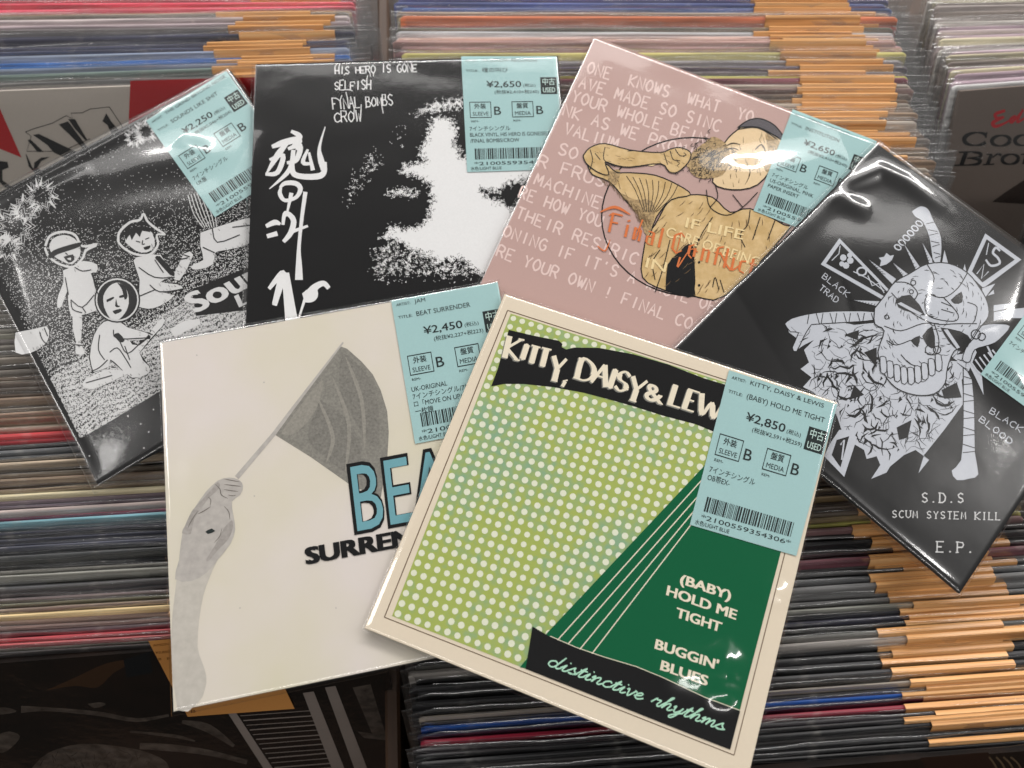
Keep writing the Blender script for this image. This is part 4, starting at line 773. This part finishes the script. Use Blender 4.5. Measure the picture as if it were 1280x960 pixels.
# --- 5: black single with a spiked skull
SK = ink('skull_grey', (188, 192, 200), .5, .04)
def art_skull(A, P):
    A.z = (900, 200, 3.368); r = random.Random(21)
    def sh(q, w=1.0, ly=3, sm=0): A.poly(q, SK, ly, sm); A.loop(q, w, BLK2, ly + 1, sm)
    for q in ([(765, 338), (862, 478), (836, 492)], [(845, 334), (902, 432), (880, 440)], [(612, 408), (742, 500), (724, 524), (690, 490)], [(718, 424), (792, 480), (772, 494)], [(944, 372), (964, 446), (930, 446)], [(1000, 432), (1006, 490), (984, 486)], [(1030, 430), (1040, 480), (1016, 482)], [(545, 588), (684, 594), (664, 618)], [(1100, 540), (1160, 520), (1110, 590)], [(1150, 610), (1260, 600), (1150, 650)], [(1120, 575), (1150, 545), (1155, 565)]): sh(q)
    sh([(805, 216), (842, 194), (876, 206), (897, 250), (932, 330), (926, 440), (898, 440), (880, 330), (852, 262), (820, 240)], 1.2, 3, 3)
    for i in range(7): y = 270 + i * 24; A.stroke([(868 + i * 6, y), (912 + i * 3, y - 10 + (i % 2) * 18)], .8, BLK2, 5)
    for i in range(6): x = 838 - i * 18; y = 268 + i * 20; A.loop([(x + 13 * math.cos(t) + 5 * math.sin(t), y + 11 * math.sin(t)) for t in [k * .9 for k in range(7)]], 1.7, SK, 3, 2)
    A.poly([(700, 392), (716, 404), (732, 400), (722, 424), (700, 440), (672, 448), (678, 424), (668, 412), (690, 408)], SK, 3)
    for q, inn in (([(502, 330), (424, 440), (690, 592), (726, 562)], [(506, 352), (446, 436), (690, 574), (708, 560)]), ([(1116, 310), (1268, 420), (1108, 540), (1040, 474)], [(1122, 334), (1240, 420), (1104, 516), (1060, 470)])):
        A.poly(q, SK, 3); A.poly(inn, BLK2, 4)
    for c, rr in (((518, 412), 14), ((548, 424), 14), ((530, 445), 14), ((512, 438), 11), ((545, 402), 11)): A.disc(c, rr, SK, 5, 9)
    A.loop([(596 + 20 * math.cos(t), 470 + 17 * math.sin(t)) for t in [k * .7 for k in range(9)]], 2.2, SK, 5); A.stroke([(470, 424), (500, 395), (505, 362)], 1.2, SK, 5); A.stroke([(560, 470), (620, 500), (690, 552)], 1.2, SK, 5, 3); A.stroke([(622, 488), (640, 530), (668, 520), (690, 560)], 1.4, SK, 5)
    A.stroke([(1178, 384, 8), (1160, 370, 10), (1148, 392, 10), (1168, 412, 10), (1176, 436, 10), (1140, 446, 10), (1118, 420, 8)], 3, SK, 5, 4); A.stroke([(1080, 480), (1110, 440), (1100, 500), (1130, 470)], 1.4, SK, 5); A.stroke([(1130, 350), (1120, 400)], 1.2, SK, 5)
    # bone arms
    sh([(272, 690), (300, 668), (366, 650), (440, 640), (520, 636), (660, 640), (664, 672), (530, 684), (400, 692), (380, 700), (352, 745), (322, 806), (304, 790), (330, 728), (296, 724)], 1.1, 3, 2)
    for i in range(10): x = 375 + i * 29; A.stroke([(x, 645), (x + (14 if i % 2 else -8), 690)], .9, BLK2, 5)
    # ragged mass of hands, jaw and cloth under the skull
    A.z = (880, 400, 3.2)
    mass = [(330, 20), (420, 10), (520, 0), (600, 20), (700, 10), (820, 0), (980, 20), (1060, 60), (1090, 130), (1060, 200), (1030, 240), (1040, 330), (960, 440), (880, 540), (858, 612), (900, 560), (846, 520), (800, 540), (744, 586), (730, 610), (668, 636), (705, 580), (690, 545), (650, 556), (640, 520), (606, 500), (560, 470), (530, 380), (470, 330), (440, 290), (396, 268), (430, 230), (386, 196), (420, 170), (400, 120), (440, 80), (400, 100), (362, 126), (380, 80), (340, 50)]
    A.poly(mass, SK, 2)
    sc = [(x, y) for x, y in mass]
    def inside(x, y, m): return sdist(np.array([x]), np.array([y]), sc)[0] > m
    n = 0
    while n < 340:                                                    # torn cloth and claws: jagged ink lines
        x = r.uniform(380, 1060); y = r.uniform(30, 560)
        if not inside(x, y, 12): continue
        n += 1; a = math.atan2(y - 60, x - 780) + r.choice((0, 0, 1.2, -1.0)) + r.gauss(0, .25); pts = [(x, y, 1.5)]; w = r.choice((2.2, 2.6, 3, 4, 5, 9, 13))
        for k in range(r.randint(2, 4)):
            l = r.uniform(14, 34); x += l * math.cos(a); y += l * math.sin(a); a += r.choice((-1, 1)) * r.uniform(.2, .9)
            if not inside(x, y, 5): break
            pts.append((x, y, w * r.uniform(.5, 1)))
        if len(pts) > 1: pts[-1] = (*pts[-1][:2], 1.2); A.stroke(pts, 2, BLK2, 3)
    for i in range(60):
        x = r.uniform(420, 1000); y = r.uniform(60, 520)
        if inside(x, y, 26): q = r.uniform(6, 15); A.poly([(x, y - q), (x + q * .8, y), (x + q * .1, y + q * .5), (x - q * .5, y + q)], BLK2, 4)
    for q in ([(690, 110), (640, 130), (690, 190)], [(640, 300), (580, 320), (600, 260)], [(950, 280), (1010, 250), (1030, 310), (960, 315)], [(770, 430), (830, 400), (815, 470), (780, 480)], [(560, 60), (620, 40), (610, 80)]): A.poly(q, BLK2, 4)
    for i in range(9): A.loop([(720 + 26 * i + 12 * math.cos(t), 165 + 9 * i - .9 * i * i + 30 * math.sin(t)) for t in [k * .7 for k in range(9)]], .9, BLK2, 6)
    sh([(1036, 190), (1072, 240), (1082, 400), (1084, 530), (1098, 618), (1062, 636), (1010, 642), (988, 602), (1026, 560), (1036, 400)], 1.1, 4, 2)
    for i in range(10): A.stroke([(1034, 225 + i * 34), (1082, 240 + i * 34 - (i % 2) * 20)], .9, BLK2, 6)
    A.stroke([(1100, 20), (1130, 100), (1160, 160), (1200, 230)], 2.2, SK, 3); A.poly([(1050, 160), (1110, 215), (1118, 300), (1085, 230)], SK, 3)
    for q in ([(540, 440), (580, 440), (612, 470), (560, 628), (480, 545), (500, 500)],): A.poly(q, SK, 5); A.poly([(530, 480), (580, 465), (545, 590), (510, 540)], BLK2, 6); A.stroke([(545, 500), (560, 480), (550, 560)], 2, SK, 7)
    # skull
    A.z = (900, 200, 3.368)
    dome = [(650, 625), (690, 575), (735, 515), (800, 478), (868, 440), (960, 436), (1040, 476), (1092, 540), (1124, 600), (1128, 660), (1090, 710), (1050, 770), (985, 805), (955, 880), (946, 940), (900, 985), (820, 990), (740, 960), (690, 900), (664, 810), (690, 720), (650, 690)]
    sh(dome, 1.3, 7, 3)
    for q in ([(738, 590), (800, 568), (862, 655), (800, 642), (750, 622)], [(926, 706), (1010, 722), (1056, 760), (1012, 806), (960, 764)], [(850, 742), (892, 700), (904, 790), (870, 782)], [(800, 760), (840, 740), (830, 790)], [(970, 590), (1015, 555), (1018, 600), (985, 606)]): A.poly(q, BLK2, 9, 2)
    for q in ([(745, 606), (760, 600), (850, 648), (838, 656)], [(940, 716), (956, 714), (1008, 790), (996, 796)]): A.poly(q, SK, 10)
    for l in ([(870, 440), (900, 500), (880, 560), (940, 580), (1000, 540), (1040, 476)], [(880, 560), (860, 600), (880, 660), (980, 680), (1000, 650), (940, 580)], [(720, 560), (800, 640), (900, 690), (1000, 690), (1080, 690)], [(690, 700), (760, 720), (850, 690), (920, 690)], [(735, 515), (790, 520), (830, 560), (810, 600)], [(900, 690), (920, 760), (905, 820), (860, 810)], [(760, 820), (800, 860), (860, 870), (920, 840)], [(700, 760), (740, 780), (800, 760)], [(1040, 600), (1080, 620), (1070, 680)], [(930, 600), (980, 620)], [(930, 630), (980, 645)]): A.stroke(l, 1.2, BLK2, 9, 4)
    for c, rr in (((812, 518), 11), ((804, 556), 9), ((700, 662), 9), ((884, 800), 22), ((912, 800), 16), ((1075, 735), 20), ((1100, 745), 16)): A.loop([(c[0] + rr * math.cos(t), c[1] + rr * math.sin(t)) for t in [k * .7 for k in range(9)]], 1.2, BLK2, 10)
    for i in range(9):
        x, y = 672 + i * 29, 830 + 46 * math.sin(i * .42); q = [(x, y), (x + 24, y + 2), (x + 28, y + 62), (x + 4, y + 66)]; A.poly(q, SK, 10, 2); A.loop(q, 1.1, BLK2, 11, 2)
    for i in range(190):                                              # hatching on the skull and the spikes
        x = r.uniform(680, 1110); y = r.uniform(460, 940)
        if sdist(np.array([x]), np.array([y]), dome)[0] < 12: continue
        a = math.atan2(y - 640, x - 900) + 1.57 + r.gauss(0, .2); l = r.uniform(10, 34); A.stroke([(x, y, .8), (x + l * .5 * math.cos(a), y + l * .5 * math.sin(a), r.uniform(2, 4.5)), (x + l * math.cos(a + .2), y + l * math.sin(a + .2), .8)], 1, BLK2, 9)
    for a, b, c in (((765, 338), (862, 478), (836, 492)), ((845, 334), (902, 432), (880, 440)), ((612, 408), (742, 500), (690, 490)), ((718, 424), (792, 480), (772, 494)), ((545, 588), (684, 594), (664, 618))):
        for k in range(7): t = .25 + k * .1; A.stroke([(a[0] + (c[0] - a[0]) * t, a[1] + (c[1] - a[1]) * t), (a[0] + (c[0] * .6 + b[0] * .4 - a[0]) * t, a[1] + (c[1] * .6 + b[1] * .4 - a[1]) * t)], .7, BLK2, 5)
    sh([(1150, 640), (1200, 630), (1290, 620), (1290, 668), (1200, 668), (1150, 680)], 1.0, 5); sh([(1090, 700), (1150, 690), (1220, 700), (1170, 760), (1130, 780), (1070, 800), (1050, 850), (1020, 840), (1040, 780)], 1.0, 6, 3)
    for i in range(6): A.stroke([(1055 + 18 * i, 850 - 10 * i, 7), (1090 + 16 * i, 900 - 14 * i, 5)], 2, SK, 5)
    A.z = None
    pen_text(A, 'BLACK', (1027, 347), (1058, 372), 7.5, 1.1, SK, 4, .06, rnd=r); pen_text(A, 'TRAD', (1023, 362), (1045, 379), 7.5, 1.1, SK, 4, .06, rnd=r)
    pen_text(A, 'BLACK', (1236, 516), (1275, 541), 8, 1.2, SK, 4, .06, rnd=r); pen_text(A, 'BLOOD', (1223, 526), (1262, 556), 8, 1.2, SK, 4, .06, rnd=r)
    up = (.02, -1)
    for s, a, b, h, w in (('S.D.S', (1152, 628), (1204, 628.5), 12, 1.7), ('SCUM SYSTEM KILL', (1115, 647), (1250, 650), 9, 1.35), ('E.P.', (1171, 690), (1217, 691), 13, 1.8)):
        pen_text(A, s, a, b, h, w, ink('typed_white', (206, 206, 206), .5), 4, .0, True, r, gap=.55)
single([(1097, 180), (1417, 414), (1200, 741), (843.5, 436.6)], .0194, BLK2, 'black single with a grey spiked skull and typewriter lettering, rightmost of the singles', art_skull,
       ('S.D.S', 'SCUM SYSTEM KILL', '¥2,450', '(税抜¥2,227+税223)', ['7インチシングル'], '2100559354245'),
       [(1311, 352), (1404, 420), (1318, 536), (1225, 468)], (.0045, .002, .0022, .003), [([(980, 312), (1062, 230), (1100, 214), (1130, 228), (1180, 266)], .005, .0015), ([(1036, 248), (1060, 257), (1086, 270)], .006, .0016), ([(930, 380), (1040, 330), (1160, 330), (1270, 372)], .030, .0050), ([(1232, 412), (1260, 466), (1300, 520)], .012, .0040), ([(1010, 578), (1100, 660), (1196, 736)], .0026, .0008)], 5, .26)

# --- 6: cream-bordered single with green dots
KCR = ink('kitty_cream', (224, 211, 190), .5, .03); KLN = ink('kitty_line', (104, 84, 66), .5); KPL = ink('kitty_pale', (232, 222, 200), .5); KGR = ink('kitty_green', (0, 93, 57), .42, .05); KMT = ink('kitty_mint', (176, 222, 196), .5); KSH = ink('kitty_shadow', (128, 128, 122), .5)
def dots_material():
    m, nt, p, N, L = nodes('green_dots'); tc = N('ShaderNodeTexCoord')
    n1 = N('ShaderNodeTexNoise'); n1.inputs['Scale'].default_value = 260; n1.inputs['Detail'].default_value = 1
    n2 = N('ShaderNodeTexNoise'); n2.inputs['Scale'].default_value = 16; n2.inputs['Detail'].default_value = 2
    ad = N('ShaderNodeMath'); ad.operation = 'MULTIPLY_ADD'; ad.inputs[1].default_value = 1.5
    r = N('ShaderNodeMapRange'); r.inputs['From Min'].default_value = 1.12; r.inputs['From Max'].default_value = 1.62
    mx = N('ShaderNodeMix'); mx.data_type = 'RGBA'; mx.inputs[6].default_value = (*lin((164, 178, 92)), 1); mx.inputs[7].default_value = (*lin((136, 170, 136)), 1)
    L(tc.outputs['Object'], n1.inputs['Vector']); L(tc.outputs['Object'], n2.inputs['Vector']); L(n2.outputs['Fac'], ad.inputs[0]); L(n1.outputs['Fac'], ad.inputs[2]); L(ad.outputs[0], r.inputs['Value']); L(r.outputs[0], mx.inputs[0]); L(mx.outputs[2], p.inputs['Base Color'])
    p.inputs['Roughness'].default_value = .45; p.inputs['Specular IOR Level'].default_value = .25
    return m
SCR = {'d': [[(.75, .75), (.45, 1.0), (.1, .75), (.1, .25), (.45, 0), (.75, .35), (1.05, 2.0), (.8, .5), (.95, 0), (1.3, .3)]], 'i': [[(0, .3), (.35, 1), (.25, .2), (.45, 0), (.75, .3)], [(.48, 1.42), (.53, 1.52)]],
       's': [[(0, .3), (.45, 1.05), (.5, .7), (.75, .25), (.45, 0), (.15, .12), (.6, .05), (.95, .3)]], 't': [[(0, .3), (.5, 1.6), (.3, .4), (.4, 0), (.8, .3)], [(.1, 1.08), (.75, 1.12)]], 'n': [[(0, .6), (.2, 1), (.2, 0), (.35, .7), (.65, 1), (.75, .7), (.7, .1), (.9, 0), (1.15, .3)]],
       'c': [[(.75, .8), (.5, 1), (.15, .7), (.15, .2), (.5, 0), (.95, .35)]], 'v': [[(0, .8), (.15, 1), (.3, .1), (.45, .05), (.75, .9), (.7, 1), (.95, .85)]], 'e': [[(0, .3), (.5, .6), (.6, .9), (.4, 1), (.15, .6), (.2, .15), (.5, 0), (.9, .35)]], 'r': [[(0, .3), (.25, 1.1), (.35, .9), (.7, .95), (.6, .3), (.75, 0), (1, .3)]],
       'h': [[(0, .3), (.5, 1.7), (.55, 2.0), (.35, 1.7), (.2, 0), (.4, .75), (.65, 1), (.75, .7), (.7, .1), (.9, 0), (1.15, .3)]], 'y': [[(0, .7), (.15, 1), (.2, .3), (.4, .05), (.7, .5), (.8, 1), (.65, -.3), (.35, -.9), (.15, -.7), (.5, -.2), (1.05, .3)]],
       'm': [[(0, .6), (.2, 1), (.2, 0), (.35, .7), (.6, 1), (.65, .5), (.62, 0), (.8, .7), (1.05, 1), (1.12, .6), (1.1, .1), (1.25, 0), (1.5, .3)]]}
def script_text(A, s, p0, p1, xh, w, mat, layer):
    adv = [{'m': 1.4, 'n': 1.08, 'h': 1.08, 'd': 1.2, 'y': .98, 'i': .68, 't': .7, 's': .85, 'r': .92, ' ': .8}.get(c, .85) for c in s]; tot = sum(adv)
    dx, dy = p1[0] - p0[0], p1[1] - p0[1]; l = math.hypot(dx, dy); ux, uy = dy / l * xh, -dx / l * xh; x = 0
    for c, a in zip(s, adv):
        for st in SCR.get(c, []):
            A.stroke([(p0[0] + dx * (x + q[0] + .22 * q[1]) / tot + ux * q[1], p0[1] + dy * (x + q[0] + .22 * q[1]) / tot + uy * q[1], w) for q in st], w, mat, layer, 5)
        x += a
def art_dots(A, P):
    TLi, TRi, BRi, BLi = (638.5, 392), (1019, 514), (912.5, 937), (490, 770)
    fr = [(634.5, 388), (1026, 513), (917.5, 944), (480.5, 771.5)]
    for i in range(4): A.stroke([fr[i], fr[(i + 1) % 4]], 1.2, KLN, 1)
    A.poly([TLi, TRi, BRi, BLi], dots_material(), 1)
    q = [P.px(*c) for c in (TLi, TRi, BLi)]; ex = Vector((q[1][0] - q[0][0], q[1][1] - q[0][1])); ey = Vector((q[2][0] - q[0][0], q[2][1] - q[0][1])); W_, H_ = ex.length, ey.length; ex.normalize(); ey.normalize()
    pitch = .00490; inner = [P.px(*c) for c in (TLi, TRi, BRi, BLi)]; rows = int(H_ / pitch) + 1; DOT = ink('kitty_dot', (224, 226, 204), .5)
    cand = []
    for j in range(rows):
        for i in range(int(W_ / pitch) + 2):
            c = Vector(q[0]) + ex * (i * pitch + .0022) + ey * (j * pitch + .0022); cand.append(c)
    d = sdist(np.array([c.x for c in cand]), np.array([c.y for c in cand]), inner)
    for c, dd in zip(cand, d):
        if dd > .0013:
            rr = .00156 * rng.uniform(.92, 1.06); A.flat([(c.x + rr * math.cos(t), c.y + rr * math.sin(t)) for t in [k * math.pi / 5 for k in range(10)]], DOT, 2)
    A.poly([(905, 556), (1006, 575), (976.5, 688), (924, 890), (650, 834), (684, 791)], KGR, 3)
    for a, b in (((879, 598), (697, 800)), ((892, 598), (710, 805)), ((901, 598), (724, 812.5)), ((908, 598), (740, 817))): A.stroke([a, b], 1.4, KPL, 4)
    A.poly([(665.6, 783), (687.5, 796), (720, 810), (756, 822.5), (795, 834), (828, 847.5), (881, 872.5), (925, 889), (912.5, 937), (870, 920.5), (657, 836)], BLK, 5)
    A.stroke([(687.5, 795), (720, 809), (756, 821.5), (795, 833), (828, 846.5), (881, 871.5), (925, 888)], .9, KPL, 5)
    A.poly([(636, 412.5), (668, 420), (698.5, 426), (703, 430), (702, 434), (708, 437), (718, 434.5), (748.7, 435), (792, 443), (836, 456), (880, 473), (1010, 512), (1004, 560), (905, 545), (870, 530.5), (830, 520), (792, 508), (760, 499), (730, 491), (692, 484), (655, 480), (630, 480), (614, 483), (622, 462)], BLK, 4)
    up = (.035, -1)
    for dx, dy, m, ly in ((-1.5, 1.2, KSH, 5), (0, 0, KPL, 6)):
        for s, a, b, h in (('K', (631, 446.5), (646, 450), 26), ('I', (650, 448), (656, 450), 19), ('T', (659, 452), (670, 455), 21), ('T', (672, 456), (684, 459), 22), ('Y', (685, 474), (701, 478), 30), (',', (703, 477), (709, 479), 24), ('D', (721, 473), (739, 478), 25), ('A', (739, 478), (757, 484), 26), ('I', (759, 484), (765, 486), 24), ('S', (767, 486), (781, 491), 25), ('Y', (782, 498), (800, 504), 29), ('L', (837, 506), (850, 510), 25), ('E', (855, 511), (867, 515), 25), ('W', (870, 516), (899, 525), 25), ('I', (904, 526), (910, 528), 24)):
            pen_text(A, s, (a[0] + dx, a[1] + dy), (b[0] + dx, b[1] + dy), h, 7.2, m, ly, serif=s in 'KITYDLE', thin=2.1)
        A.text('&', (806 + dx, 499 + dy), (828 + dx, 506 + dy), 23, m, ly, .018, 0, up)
    for i, (s, a, b) in enumerate((('(BABY)', (850, 729), (912, 750)), ('HOLD ME', (833, 743.5), (919, 774.5)), ('TIGHT', (844.5, 771), (900, 790)), ("BUGGIN'", (818.5, 810.5), (896, 837)), ('BLUES', (825.5, 837), (883, 857)))):
        A.text(s, a, b, 12.5 if i else 12, KPL, 5, .03, 0, (.2, -.98))
    script_text(A, 'distinctive rhythms', (683, 831), (903, 913), 8.4, 1.9, KMT, 7)
single([(631, 367.5), (1046, 503), (933, 980), (456, 785)], .0236, KCR, 'cream bordered single with green dot pattern and black ribbons, frontmost of the singles', art_dots,
       ('KITTY, DAISY & LEWIS', '(BABY) HOLD ME TIGHT', '¥2,850', '(税抜¥2,591+税259)', ['7インチシングル', 'OB帯EX-'], '2100559354306'),
       [(911, 463), (1046, 506), (995, 695), (862, 656)], (.0022, .0022, .002, .0016), [([(822, 842), (850, 832), (880, 832), (912, 836)], .0095, .0034), ([(908, 850), (910, 826), (892, 800)], .006, .0020), ([(950, 734), (965, 738), (982, 746)], .005, .0017), ([(876, 866), (902, 866), (922, 858)], .006, .0021)], 6, .5)
